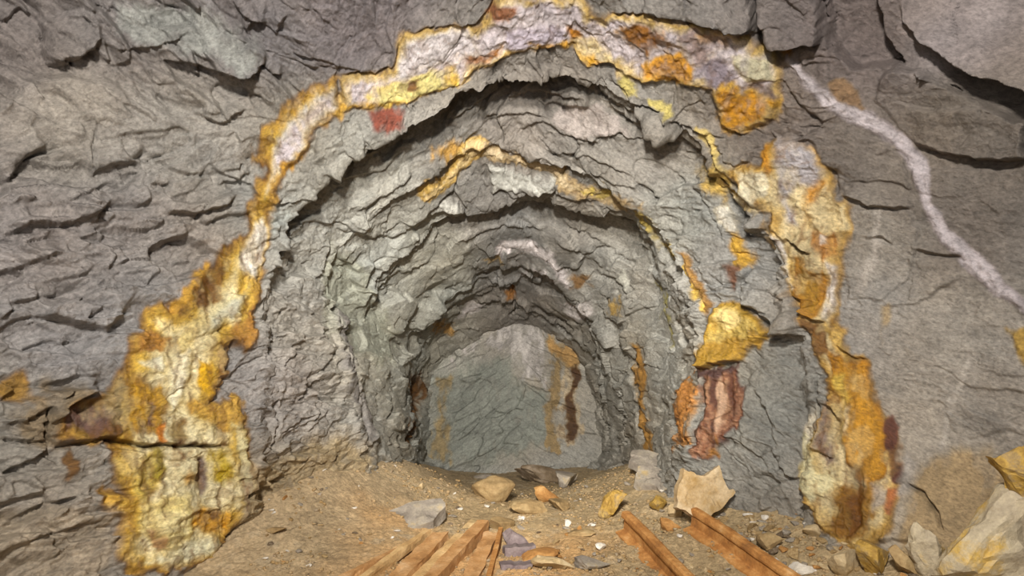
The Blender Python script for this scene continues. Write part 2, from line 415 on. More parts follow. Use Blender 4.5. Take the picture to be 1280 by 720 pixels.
MINERALS = [
    # soft halos and stains first
    (None, [(-10, 480), (20, 458), (50, 488), (52, 505), (20, 500), (-10, 492)], [(0, RUST), (8, OCHRE)], .7, 7, 0),
    (None, [(62, 470), (0, 520), (40, 560), (120, 560), (150, 500)], [(0, C('#867b6c')), (9, C('#807058'))], .8, 14, 0),
    (None, [(76, 569), (91, 559), (99, 575), (84, 606), (72, 602)], [(0, BROWN), (6, RUST)], .5, 4, 0),
    (None, [(540, 182), (578, 178), (588, 190), (560, 202), (540, 200)], [(0, TAN), (8, OCHRE)], .8, 7, 0),
    (None, [(455, 138), (480, 132), (506, 134), (503, 160), (480, 168), (460, 155)], [(0, C('#74443a')), (6, C('#7a4030'))], .4, 5, 0),
    ('mineral_vein', VEIN_LEFT, [(0, RUST), (5, OCHRE), (11, GOLD), (19, YEL), (28, CREAM), (42, C('#dccfa4'))], 1.1, 5, .03),
    ('mineral_vein', VEIN_ARCH, [(0, C('#8a6c3c')), (4, C('#b89a58')), (9, C('#c2ae88')), (15, LILAC), (26, C('#bcb2b2'))], .9, 6, .03),
    ('mineral_vein', VEIN_RIGHT, [(0, C('#8a6a36')), (6, C('#b48e46')), (12, C('#c6a768')), (22, C('#c9b78c'))], 1.0, 5, .02),
    # inside the left vein, from the top
    (None, [(330, 262), (338, 285), (330, 325), (318, 350), (296, 352), (286, 340), (300, 300), (318, 275)], [(0, CREAM), (6, C('#d6d0c2'))], .4, 6, 0),
    (None, [(262, 330), (285, 320), (290, 340), (272, 375), (252, 392), (235, 390), (236, 370)], [(0, OCHRE), (6, RUST)], .9, 5, -.01),
    (None, [(304, 362), (304, 380), (288, 405), (262, 420), (246, 415), (256, 395), (280, 375)], [(0, C('#cfc48e')), (8, C('#c3c0a8'))], .4, 6, .01),
    (None, [(302, 400), (318, 385), (318, 432), (304, 442), (288, 436), (280, 420)], [(0, RUST), (5, ORANGE)], .7, 4, 0),
    (None, [(165, 420), (190, 412), (215, 425), (200, 440), (172, 446)], [(0, OCHRE), (6, ORANGE)], .6, 4, 0),
    (None, [(172, 455), (200, 447), (203, 465), (185, 470), (174, 466)], [(0, PALE), (5, C('#d8d2b4'))], .3, 4, 0),
    (None, [(205, 430), (235, 428), (236, 460), (228, 505), (205, 522), (200, 480)], [(0, PALE), (8, C('#dfd4ae'))], .4, 7, .01),
    (None, [(246, 452), (268, 450), (268, 490), (255, 500), (246, 480)], [(0, YEL), (5, C('#d6a61e'))], .3, 4, .01),
    (None, [(150, 468), (180, 470), (205, 486), (205, 545), (150, 548), (134, 552), (138, 490)], [(0, OCHRE), (8, GOLD), (16, C('#c79a2c'))], .9, 7, 0),
    (None, [(66, 512), (110, 496), (148, 486), (156, 548), (110, 552), (68, 540)], [(0, OCHRE), (7, RUST), (14, C('#6b5146'))], 1.0, 8, 0),
    (None, [(180, 500), (190, 498), (192, 535), (180, 540)], [(0, RUST), (4, C('#6a4a40'))], .7, 5, -.01),
    (None, [(192, 535), (205, 520), (210, 560), (196, 562)], [(0, OCHRE), (4, C('#c87a22'))], .4, 4, 0),
    (None, [(210, 535), (232, 522), (235, 545), (225, 562), (212, 560)], [(0, OCHRE), (5, C('#6f5320'))], .6, 6, -.01),
    (None, [(232, 500), (262, 498), (290, 505), (304, 520), (300, 545), (260, 535), (240, 520)], [(0, OCHRE), (7, C('#c29a44'))], .8, 6, .01),
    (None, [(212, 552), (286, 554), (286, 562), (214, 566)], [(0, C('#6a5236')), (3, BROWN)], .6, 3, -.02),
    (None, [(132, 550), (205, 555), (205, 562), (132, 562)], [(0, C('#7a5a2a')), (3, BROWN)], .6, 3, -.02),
    (None, [(286, 530), (303, 535), (308, 580), (312, 600), (300, 612), (292, 590), (288, 560)], [(0, C('#b3a468')), (5, C('#cfc393'))], .6, 5, .01),
    (None, [(258, 562), (284, 562), (286, 590), (272, 606), (258, 600)], [(0, C('#b8a040')), (6, C('#b59a1e'))], .6, 6, 0),
    (None, [(216, 564), (238, 564), (232, 580), (216, 582)], [(0, OCHRE), (4, C('#6f4a1a'))], .6, 5, -.01),
    (None, [(242, 575), (256, 570), (258, 600), (250, 624), (243, 612)], [(0, C('#8a7868')), (4, C('#7c6a5e'))], .5, 5, -.02),
    (None, [(172, 566), (200, 566), (196, 600), (176, 632), (166, 620), (164, 590)], [(0, C('#c9a83c')), (8, C('#c2ac58'))], .7, 8, 0),
    (None, [(136, 580), (150, 566), (160, 585), (158, 612), (145, 612), (138, 596)], [(0, OCHRE), (5, YEL)], .5, 4, .01),
    (None, [(214, 590), (244, 585), (244, 612), (216, 612)], [(0, PALE), (6, C('#cf9f3c'))], .6, 8, 0),
    (None, [(108, 628), (118, 614), (146, 612), (140, 628), (124, 642)], [(0, BROWN), (5, OCHRE), (9, C('#c39a3c'))], .6, 4, .01),
    (None, [(196, 620), (235, 615), (240, 660), (225, 690), (200, 690), (165, 660), (168, 630)], [(0, C('#d5bd6c')), (10, C('#d8c586'))], .5, 8, .015),
    (None, [(235, 630), (285, 645), (284, 672), (255, 672), (235, 662)], [(0, C('#cfa648')), (8, C('#d09a30'))], .7, 7, .01),
    (None, [(256, 640), (270, 638), (272, 652), (260, 656)], [(0, C('#9a7434')), (3, C('#7a5a30'))], .4, 4, 0),
    (None, [(140, 690), (150, 660), (160, 665), (156, 690), (146, 702)], [(0, C('#b08428')), (5, C('#c79c2c'))], .5, 5, .01),
    (None, [(176, 664), (190, 656), (198, 660), (202, 690), (192, 692)], [(0, C('#b89860')), (4, C('#b08a5c'))], .4, 4, 0),
    (None, [(175, 706), (225, 676), (270, 674), (276, 690), (250, 702), (205, 716)], [(0, C('#d3c596')), (8, C('#d9d2ae'))], .3, 7, .01),
    (None, [(300, 600), (320, 600), (318, 645), (302, 652)], [(0, C('#a08a68')), (6, C('#8d7450'))], .7, 7, 0),
    (None, [(138, 490), (150, 468), (162, 480), (156, 520), (150, 548), (136, 550)], [(0, RUST), (5, C('#5e4220'))], .8, 6, -.01),
    (None, [(268, 436), (282, 434), (287, 452), (282, 480), (270, 484)], [(0, C('#86602e')), (5, C('#8f6a38'))], .5, 5, -.01),
    (None, [(214, 432), (232, 432), (232, 480), (222, 508), (208, 512), (208, 470)], [(0, C('#d8cc9c')), (6, C('#ebe3c4'))], .4, 6, .01),
    (None, [(184, 640), (225, 625), (238, 650), (228, 676), (190, 670)], [(0, C('#dcc878')), (8, C('#e4d49a'))], .5, 8, .01),
    (None, [(240, 396), (258, 392), (252, 410), (226, 440), (214, 446), (222, 420)], [(0, C('#cfb25c')), (5, C('#dcc888'))], .5, 5, .01),
    (None, [(206, 376), (222, 392), (240, 372), (250, 350), (262, 332), (256, 326), (236, 354), (226, 366)], [(0, C('#b8842e')), (4, C('#c79a3c'))], .6, 5, .01),
    (None, [(192, 560), (206, 562), (204, 590), (190, 604), (182, 590)], [(0, C('#a48c2c')), (5, C('#9c8830'))], .6, 6, 0),
    # the arch
    (None, [(352, 160), (395, 118), (425, 100), (425, 140), (392, 160), (372, 188), (350, 212), (336, 240), (330, 250), (332, 200)], [(0, C('#cdbb8e')), (6, C('#c4bcb0')), (12, C('#bcb2b4'))], .5, 5, .01),
    (None, [(345, 205), (372, 188), (368, 210), (350, 222)], [(0, OCHRE), (4, C('#b98a30'))], .6, 4, 0),
    (None, [(395, 150), (430, 130), (470, 122), (500, 118), (506, 130), (470, 134), (440, 138), (420, 150)], [(0, OCHRE), (5, GOLD)], .7, 5, 0),
    (None, [(455, 120), (490, 100), (530, 82), (572, 78), (572, 105), (540, 112), (505, 128), (470, 132)], [(0, C('#c9ab3e')), (7, C('#c9bd7a'))], .7, 6, 0),
    (None, [(552, 78), (568, 74), (572, 102), (556, 106)], [(0, GOLD), (4, YEL)], .5, 5, 0),
    (None, [(508, 94), (524, 94), (524, 108), (510, 108)], [(0, OCHRE), (3, RUST)], .4, 4, 0),
    (None, [(512, 48), (560, 32), (590, 40), (600, 60), (572, 78), (530, 82), (495, 100), (492, 84)], [(0, C('#cdbfa2')), (7, C('#c2bab8'))], .4, 6, .01),
    (None, [(570, 60), (625, 52), (628, 62), (600, 78), (575, 88)], [(0, C('#b08c50')), (5, C('#a9713a'))], .8, 6, 0),
    (None, [(604, 10), (630, 2), (660, 4), (640, 22), (612, 24)], [(0, C('#a06a34')), (5, C('#8a5a3c'))], .8, 6, 0),
    (None, [(628, 30), (690, 20), (712, 28), (705, 52), (660, 62), (632, 62)], [(0, C('#b5a9a6')), (8, C('#b4aab4'))], .35, 8, .01),
    (None, [(706, 25), (730, 28), (728, 45), (712, 52)], [(0, ORANGE), (4, C('#b57a28'))], .6, 6, 0),
    (None, [(665, 50), (700, 46), (712, 56), (672, 66)], [(0, GOLD), (4, C('#b98a2c'))], .6, 5, 0),
    (None, [(712, 48), (745, 42), (772, 72), (805, 72), (785, 95), (764, 82), (735, 82)], [(0, C('#cbb27a')), (6, C('#d0bd8c'))], .5, 6, .01),
    (None, [(721, 62), (745, 60), (770, 76), (762, 83), (735, 83)], [(0, GOLD), (4, C('#cf9a1e'))], .5, 4, .01),
    (None, [(780, 36), (800, 26), (832, 34), (840, 52), (812, 66), (790, 58)], [(0, OCHRE), (6, C('#8a5a1c'))], .9, 7, 0),
    (None, [(802, 76), (820, 66), (850, 66), (872, 82), (868, 104), (830, 107), (806, 100)], [(0, GOLD), (6, C('#c98f28')), (12, C('#a8762c'))], .6, 5, .015),
    (None, [(840, 30), (905, 40), (918, 60), (880, 78), (860, 68)], [(0, C('#a58a58')), (6, C('#8c7a74'))], .9, 8, 0),
    (None, [(868, 42), (900, 36), (915, 52), (890, 58)], [(0, OCHRE), (5, C('#8f6420'))], .6, 5, 0),
    (None, [(868, 80), (905, 66), (918, 88), (900, 104), (886, 112)], [(0, C('#8f8284')), (6, C('#857a80'))], .5, 6, 0),
    (None, [(911, 62), (930, 62), (960, 77), (968, 98), (940, 98), (920, 86)], [(0, C('#c2b378')), (5, C('#b9b295'))], .35, 4, .02),
    (None, [(886, 112), (900, 104), (960, 108), (972, 128), (964, 150), (945, 160), (927, 170), (902, 152)], [(0, OCHRE), (5, GOLD), (12, C('#b07c1c'))], 1.0, 5, .01),
    (None, [(938, 100), (968, 102), (972, 124), (955, 122)], [(0, C('#6e5c50')), (5, C('#64544c'))], .5, 5, 0),
    (None, [(970, 58), (990, 60), (986, 76), (972, 76)], [(0, OCHRE), (5, C('#8d6224'))], .6, 5, 0),
    # right vein
    (None, [(951, 172), (966, 175), (973, 212), (962, 220), (950, 205)], [(0, GOLD), (5, C('#c98a1e'))], .4, 4, .01),
    (None, [(966, 165), (990, 168), (1016, 190), (1032, 215), (1022, 235), (1000, 230), (985, 250), (1000, 285), (985, 282), (972, 240), (968, 205)], [(0, C('#a9a09a')), (7, C('#a9a3a4'))], .4, 6, .01),
    (None, [(1012, 240), (1045, 228), (1066, 258), (1062, 285), (1040, 300), (1012, 285), (1006, 260)], [(0, C('#cda65c')), (6, C('#d0bd90'))], .7, 6, .02),
    (None, [(1010, 236), (1034, 230), (1030, 250), (1012, 262)], [(0, ORANGE), (4, C('#c08a3c'))], .7, 6, 0),
    (None, [(1015, 290), (1052, 286), (1048, 318), (1030, 330), (1012, 305)], [(0, C('#b98440')), (5, C('#b07838'))], .8, 5, 0),
    (None, [(1026, 292), (1042, 290), (1040, 308), (1028, 308)], [(0, C('#c0b4a2')), (4, C('#c6bcb0'))], .3, 4, .01),
    (None, [(1034, 325), (1050, 330), (1046, 390), (1034, 400), (1026, 380), (1034, 350)], [(0, C('#cdb58a')), (5, C('#cfc6bb'))], .35, 5, .01),
    (None, [(992, 318), (1014, 318), (1032, 345), (1028, 385), (1018, 400), (996, 388), (988, 350)], [(0, OCHRE), (7, C('#a8772a')), (14, C('#9b7428'))], .7, 5, 0),
    (None, [(964, 290), (980, 300), (986, 330), (988, 360), (978, 340), (968, 318)], [(0, C('#c9bd98')), (5, C('#c9c2ba'))], .4, 5, .01),
    (None, [(915, 208), (962, 205), (962, 240), (950, 280), (935, 264), (920, 246)], [(0, C('#c0a35c')), (7, C('#cbc2a6'))], .8, 6, .01),
    (None, [(870, 205), (915, 200), (920, 240), (905, 250), (890, 240)], [(0, C('#9c8248')), (7, C('#b89a50'))], .9, 9, 0),
    (None, [(898, 256), (912, 252), (928, 275), (930, 295), (915, 290), (900, 275)], [(0, C('#b3a583')), (4, C('#cbc5b6'))], .4, 5, .01),
    (None, [(913, 282), (928, 285), (941, 312), (940, 335), (925, 340), (914, 312)], [(0, OCHRE), (5, C('#c49a3a'))], .6, 5, .01),
    (None, [(912, 330), (930, 335), (930, 352), (918, 362), (914, 345)], [(0, C('#5d4634')), (4, C('#6a4a38'))], .6, 6, 0),
    # lower right vein
    (None, [(1000, 402), (1034, 408), (1032, 440), (1020, 458), (1008, 430)], [(0, C('#94733a')), (5, C('#7a5a34'))], 1.0, 5, 0),
    (None, [(1035, 408), (1056, 415), (1064, 440), (1052, 446), (1040, 430)], [(0, C('#c49a48')), (5, C('#caa75c'))], .6, 5, .01),
    (None, [(1036, 440), (1060, 446), (1084, 456), (1092, 482), (1108, 530), (1112, 590), (1090, 610), (1062, 600), (1052, 530), (1036, 480)], [(0, RUST), (6, C('#a8741f')), (14, C('#b5832a'))], .8, 5, .015),
    (None, [(1040, 470), (1060, 468), (1066, 520), (1062, 560), (1050, 520)], [(0, C('#bf9a40')), (5, C('#c2a44a'))], .7, 6, .01),
    (None, [(1054, 505), (1068, 510), (1068, 545), (1056, 540)], [(0, C('#c7a45a')), (4, C('#d0bc94'))], .5, 4, .01),
    (None, [(1040, 600), (1096, 600), (1092, 672), (1040, 668)], [(0, C('#94702c')), (8, C('#8a6426'))], .9, 8, 0),
    (None, [(1060, 580), (1076, 580), (1080, 660), (1062, 665)], [(0, BROWN), (5, C('#6b4418'))], .7, 5, -.02),
    (None, [(1028, 500), (1040, 500), (1052, 540), (1050, 580), (1036, 580), (1028, 550)], [(0, C('#8c7c70')), (5, C('#847468'))], .5, 5, -.01),
    (None, [(1104, 525), (1114, 520), (1121, 550), (1130, 602), (1118, 606), (1106, 575)], [(0, C('#6f4030')), (4, RED)], .6, 4, .01),
    (None, [(1085, 602), (1108, 600), (1106, 630), (1092, 640)], [(0, C('#aa9478')), (5, C('#a89a88'))], .5, 5, 0),
    (None, [(1106, 610), (1118, 612), (1117, 650), (1110, 645)], [(0, C('#a86a48')), (3, C('#a8683c'))], .5, 4, 0),
    (None, [(1012, 540), (1022, 535), (1026, 590), (1052, 580), (1050, 600), (1026, 625), (1008, 618), (1004, 600)], [(0, C('#c3b478')), (4, C('#cfc8a0'))], .5, 5, .01),
    (None, [(1018, 500), (1026, 505), (1020, 550), (1012, 560)], [(0, C('#b8ad98')), (3, C('#c6bda8'))], .4, 4, 0),
    # yellow flowstone mound and the red brown curtain below it
    ('flowstone_mound', [(887, 385), (905, 380), (927, 383), (951, 401), (964, 422), (944, 434), (932, 456), (900, 459), (870, 459), (880, 428)], [(0, C('#8a6a2c')), (6, C('#a8852e')), (14, C('#b39a52'))], 1.0, 4, .05),
    (None, [(890, 390), (925, 388), (935, 405), (915, 412), (890, 412)], [(0, C('#c9ab5c')), (6, C('#cdb778'))], .6, 6, 0),
    ('mineral_curtain', [(870, 460), (931, 460), (930, 490), (924, 528), (908, 548), (900, 577), (884, 574), (868, 564), (876, 512)], [(0, C('#5d3c30')), (5, C('#714832')), (9, C('#8f6a50')), (14, C('#7a5038')), (22, C('#9a7658'))], 1.6, 4, .02),
    (None, [(872, 464), (880, 464), (880, 520), (874, 560), (868, 560), (876, 512)], [(0, C('#4e3428')), (3, C('#46301f'))], .6, 3, -.01),
    (None, [(888, 464), (894, 464), (895, 540), (889, 545)], [(0, C('#5a3a2c')), (2, C('#4e3024'))], .6, 3, -.01),
    (None, [(897, 470), (905, 470), (906, 530), (898, 540)], [(0, C('#9a7660')), (3, C('#a98a70'))], .7, 4, .01),
    (None, [(912, 462), (922, 462), (920, 520), (913, 530)], [(0, C('#63402e')), (3, C('#583626'))], .7, 4, -.01),
    (None, [(866, 458), (932, 457), (932, 472), (868, 472)], [(0, C('#5b3e30')), (4, C('#4c3530'))], .7, 4, 0),
    (None, [(872, 440), (905, 425), (945, 418), (962, 424), (944, 436), (932, 455), (872, 458)], [(0, C('#8a6a26')), (5, C('#97752a'))], .9, 7, 0),
    (None, [(893, 545), (903, 545), (902, 578), (888, 574)], [(0, C('#a8722c')), (4, C('#b07a2c'))], .5, 4, 0),
    ('mineral_stripe', [(846, 470), (862, 466), (868, 500), (864, 555), (848, 566), (844, 520)], [(0, C('#8f6a3c')), (5, C('#a5713a'))], .7, 4, .01),
    ('mineral_stripe', [(845, 312), (856, 318), (874, 350), (888, 380), (884, 408), (872, 380), (856, 346)], [(0, C('#7d5a28')), (4, C('#94703a'))], .6, 3, .01),
    (None, [(848, 330), (862, 350), (884, 392), (882, 400), (866, 378)], [(0, C('#b08f3c')), (3, C('#c7a850'))], .5, 3, 0),
    # inner bands
    ('mineral_vein', [(522, 240), (530, 226), (548, 214), (570, 198), (580, 180), (602, 174), (612, 182), (604, 194), (590, 202), (562, 224), (534, 246)], [(0, C('#a8853c')), (4, C('#c2a158')), (7, C('#cdb480'))], .6, 3, .015),
    ('mineral_vein', [(606, 180), (640, 188), (690, 208), (735, 228), (775, 244), (802, 258), (806, 268), (770, 254), (728, 240), (690, 224), (640, 202), (606, 194)], [(0, C('#97805a')), (3, C('#a8916a')), (6, C('#b3a07e'))], .7, 3, .012),
    (None, [(720, 228), (762, 236), (772, 246), (735, 240)], [(0, C('#a8903c')), (4, C('#b8a254'))], .5, 3, 0),
    (None, [(782, 92), (795, 110), (820, 126), (850, 142), (848, 150), (812, 134), (786, 114), (776, 96)], [(0, C('#9a8a4a')), (3, C('#b3a562'))], .5, 3, .01),
    (None, [(868, 156), (885, 162), (905, 195), (920, 220), (908, 222), (890, 195)], [(0, C('#a08a50')), (5, C('#bda766'))], .7, 4, .01),
    (None, [(800, 258), (822, 290), (846, 318), (842, 326), (816, 298), (796, 268)], [(0, C('#8f7c48')), (3, C('#a5914c'))], .5, 3, .01),
    (None, [(822, 352), (832, 372), (846, 428), (842, 440), (830, 400)], [(0, C('#8b8560')), (3, C('#9a9154'))], .4, 4, 0),
    ('pale_band', [(616, 318), (633, 299), (667, 299), (694, 316), (714, 346), (718, 358), (704, 346), (687, 327), (660, 313), (640, 312)], [(0, C('#a8a09e')), (4, C('#d0c8c6'))], .5, 3, .015),
    (None, [(655, 334), (680, 332), (706, 352), (690, 352)], [(0, C('#a8a09e')), (4, C('#cac2c0'))], .4, 4, 0),
    (None, [(702, 378), (734, 372), (750, 392), (716, 402)], [(0, C('#a09894')), (4, C('#c2bab6'))], .4, 4, 0),
    (None, [(574, 396), (600, 376), (608, 380), (590, 398), (560, 408)], [(0, C('#a09894')), (4, C('#bcb4b0'))], .4, 4, 0),
    (None, [(534, 404), (552, 398), (572, 404), (566, 422), (544, 422)], [(0, C('#937f5e')), (5, C('#a3804c'))], .6, 5, 0),
    (None, [(606, 322), (626, 314), (632, 322), (614, 326)], [(0, C('#9c8a6a')), (3, C('#ad9468'))], .5, 4, 0),
    (None, [(716, 344), (740, 346), (742, 360), (722, 358)], [(0, C('#7d6440')), (4, C('#6e5230'))], .5, 4, 0),
    (None, [(632, 360), (642, 360), (642, 376), (632, 376)], [(0, C('#8a6a44')), (4, C('#946636'))], .5, 4, 0),
    (None, [(771, 346), (780, 336), (794, 362), (782, 366)], [(0, C('#979488')), (4, C('#b0aea2'))], .4, 4, .01),
    (None, [(764, 374), (778, 372), (782, 396), (768, 394)], [(0, C('#9c8656')), (4, C('#a88b50'))], .5, 4, .01),
    ('mineral_stripe', [(792, 428), (802, 428), (806, 500), (814, 562), (800, 562), (796, 500)], [(0, C('#8c7248')), (3, C('#9a7238'))], .5, 3, .008),
    (None, [(509, 470), (530, 462), (534, 480), (524, 520), (518, 557), (508, 560), (512, 510)], [(0, C('#6b5230')), (5, C('#5a3c1a'))], .5, 4, -.03),
    (None, [(420, 300), (450, 330), (480, 400), (500, 440), (470, 460), (420, 420), (400, 360)], [(0, C('#92917f')), (12, C('#959688'))], .6, 14, 0),
    (None, [(412, 376), (424, 392), (440, 450), (463, 545), (452, 562), (440, 545), (428, 470), (418, 410)], [(0, C('#807b76')), (5, C('#7a7570'))], .3, 4, 0),
    (None, [(150, 8), (250, 6), (318, 45), (326, 76), (296, 92), (262, 82), (200, 60), (150, 40)], [(0, C('#84827e')), (10, C('#8c8c86'))], .8, 12, 0),
    (None, [(330, 260), (350, 255), (378, 272), (350, 290), (340, 300)], [(0, C('#9a9b92')), (6, C('#a3a6a0'))], .4, 6, 0),
    (None, [(687, 146), (710, 132), (745, 128), (770, 145), (792, 168), (750, 169), (722, 170)], [(0, C('#8f857e')), (5, C('#a0968f'))], .4, 4, 0),
    (None, [(606, 208), (653, 212), (694, 228), (688, 238), (650, 236), (613, 240)], [(0, C('#98968e')), (5, C('#a9a8a0'))], .4, 4, 0),
    (None, [(551, 256), (556, 249), (572, 249), (579, 256), (575, 265), (558, 265)], [(0, C('#a5a29a')), (3, C('#b4b2aa'))], .3, 2, 0),
    # quartz vein and stains of the right wall
    ('quartz_vein', [(980, 78), (992, 80), (1016, 98), (1054, 126), (1086, 140), (1112, 158), (1136, 176), (1160, 198), (1166, 222), (1170, 255), (1182, 286), (1208, 308),
                     (1232, 322), (1252, 344), (1300, 392), (1300, 412), (1272, 390), (1246, 372), (1222, 350), (1198, 326), (1172, 306), (1160, 280), (1154, 240), (1138, 214),
                     (1118, 188), (1086, 164), (1050, 148), (1020, 122), (1000, 102)], [(0, C('#8f8584')), (4, C('#a79e9e')), (8, C('#b2a9aa'))], .45, 3, .012),
    (None, [(1035, 104), (1055, 100), (1075, 116), (1087, 142), (1062, 134), (1042, 120)], [(0, C('#7b6852')), (4, C('#80664a'))], .4, 3, 0),
    (None, [(1258, 412), (1290, 410), (1290, 470), (1270, 440)], [(0, C('#8d7440')), (5, C('#a08240'))], .6, 5, .01),
    (None, [(1100, 380), (1112, 376), (1106, 430), (1096, 440)], [(0, C('#93856e')), (4, C('#a08c6c'))], .5, 5, 0),
    (None, [(1165, 560), (1215, 440), (1222, 442), (1178, 562)], [(0, C('#958e84')), (3, C('#a39b90'))], .4, 4, 0),
    (None, [(1090, 265), (1104, 262), (1100, 320), (1076, 372), (1066, 365), (1084, 310)], [(0, C('#938c82')), (5, C('#a49c92'))], .5, 6, 0),
    (None, [(1128, 560), (1150, 590), (1140, 620), (1120, 620)], [(0, C('#958d84')), (6, C('#9c948a'))], .4, 6, 0),
    (None, [(1142, 590), (1165, 562), (1235, 556), (1290, 640), (1200, 760), (1120, 760), (1120, 680)], [(0, C('#97866a')), (10, C('#9c8664'))], .6, 14, 0),
    (None, [(-40, 640), (60, 620), (140, 640), (140, 760), (-60, 760)], [(0, C('#95897a')), (14, C('#9a8c78'))], .6, 20, 0),
    (None, [(300, 580), (420, 540), (470, 570), (470, 700), (300, 700)], [(0, C('#968a76')), (14, C('#9c8a6a'))], .6, 18, 0),
]
FACE_MINERALS = [
    (None, [(540, 470), (570, 441), (607, 423), (631, 402), (683, 414), (690, 447), (683, 487), (653, 478), (644, 443), (601, 437), (575, 452)], [(0, C('#87827a')), (9, C('#9a948e'))], 1.2, 9, .01),
    (None, [(535, 470), (600, 450), (640, 446), (650, 480), (690, 495), (690, 560), (600, 580), (535, 580)], [(0, C('#74756a')), (14, C('#72746b'))], .4, 12, 0),
    ('mineral_stain', [(683, 412), (704, 424), (728, 450), (726, 466), (704, 462), (688, 448)], [(0, C('#857456')), (5, C('#937344'))], .6, 4, .01),
    ('mineral_stain', [(684, 447), (699, 447), (698, 566), (684, 566)], [(0, C('#776a54')), (3, C('#7e6a48'))], .6, 3, .01),
    (None, [(700, 462), (726, 456), (728, 540), (704, 560)], [(0, C('#97866a')), (4, C('#9c8c72'))], .6, 4, 0),
    ('mineral_stain', [(708, 462), (722, 455), (729, 470), (720, 500), (718, 548), (706, 552), (704, 512), (714, 490)], [(0, C('#5a4020')), (4, C('#442c14'))], .5, 3, -.01),
    (None, [(548, 470), (562, 466), (560, 575), (536, 580)], [(0, C('#7b7058')), (6, C('#7c6c4c'))], .9, 10, 0),
    (None, [(525, 470), (545, 460), (540, 500), (530, 520)], [(0, C('#8a8a80')), (5, C('#94958c'))], .4, 5, 0),
]
FACE_LEDGES = [([(570, 472), (600, 474), (622, 484)], .03, 10), ([(610, 512), (640, 510), (655, 513)], .04, 9), ([(650, 498), (656, 482), (690, 495)], .04, 9),
               ([(640, 438), (600, 437), (570, 450)], .02, 8), ([(530, 545), (570, 535), (600, 540)], .02, 8)]
# base rock colour by place, darkest in the hollow at the upper right
GROUND = [(30, 40, '#736a69'), (150, 30, '#787170'), (300, 20, '#70686a'), (450, 30, '#70666b'), (100, 160, '#98928a'), (240, 180, '#969087'),
          (40, 300, '#857c7a'), (150, 300, '#8a8280'), (60, 420, '#8c8481'), (200, 330, '#8e8783'), (20, 520, '#8d867a'), (60, 650, '#958979'),
          (330, 600, '#978a78'), (400, 200, '#84847c'), (380, 400, '#8e8c86'), (450, 330, '#a3a397'), (480, 420, '#9c9e92'), (400, 300, '#9a9a92'), (430, 240, '#95958c'), (340, 480, '#8d8887'),
          (540, 340, '#999b8f'), (560, 130, '#7a766f'), (640, 150, '#7a726b'), (800, 200, '#898278'), (700, 300, '#77736c'), (620, 260, '#75716c'),
          (640, 360, '#7a7673'), (780, 330, '#928f85'), (850, 280, '#8c8d84'), (820, 450, '#939186'), (960, 500, '#7f7e75'), (900, 330, '#898680'),
          (1000, 150, '#766b67'), (1050, 200, '#6e645d'), (1200, 150, '#6c6259'), (1240, 230, '#6a5f56'), (1130, 250, '#6e645b'), (1200, 30, '#857b80'), (1100, 300, '#8a8379'), (1200, 280, '#6a5f57'),
          (1180, 420, '#958c80'), (1080, 400, '#938c84'), (1250, 500, '#90867a'), (1150, 550, '#988c7c'), (1110, 640, '#998c78'), (1060, 60, '#66595a'), (560, 520, '#7b7b70'), (700, 520, '#857f72')]

def ground_colour(ch):
    c = np.array([lin(g[2]) for g in GROUND])
    c = 0.56 * c + 0.44 * c.mean(1, keepdims=True) * np.array([1.09, 1.0, 0.855])
    w_sum = np.zeros(len(ch.U), F32)
    out = np.zeros((len(ch.U), 3), F32)
    for (u, v, _), col in zip(GROUND, c):
        w = 1.0 / (((ch.U - u) ** 2 + (ch.V - v) ** 2) / 900.0 + 1.0) ** 2
        w_sum += w
        out += w[:, None] * col
    return out / w_sum[:, None]

def ramp(stops, d):
    xs = np.array([s[0] for s in stops], F32)
    cs = np.array([s[1] for s in stops], F32)
    return np.stack([np.interp(d, xs, cs[:, k]) for k in range(3)], -1).astype(F32)

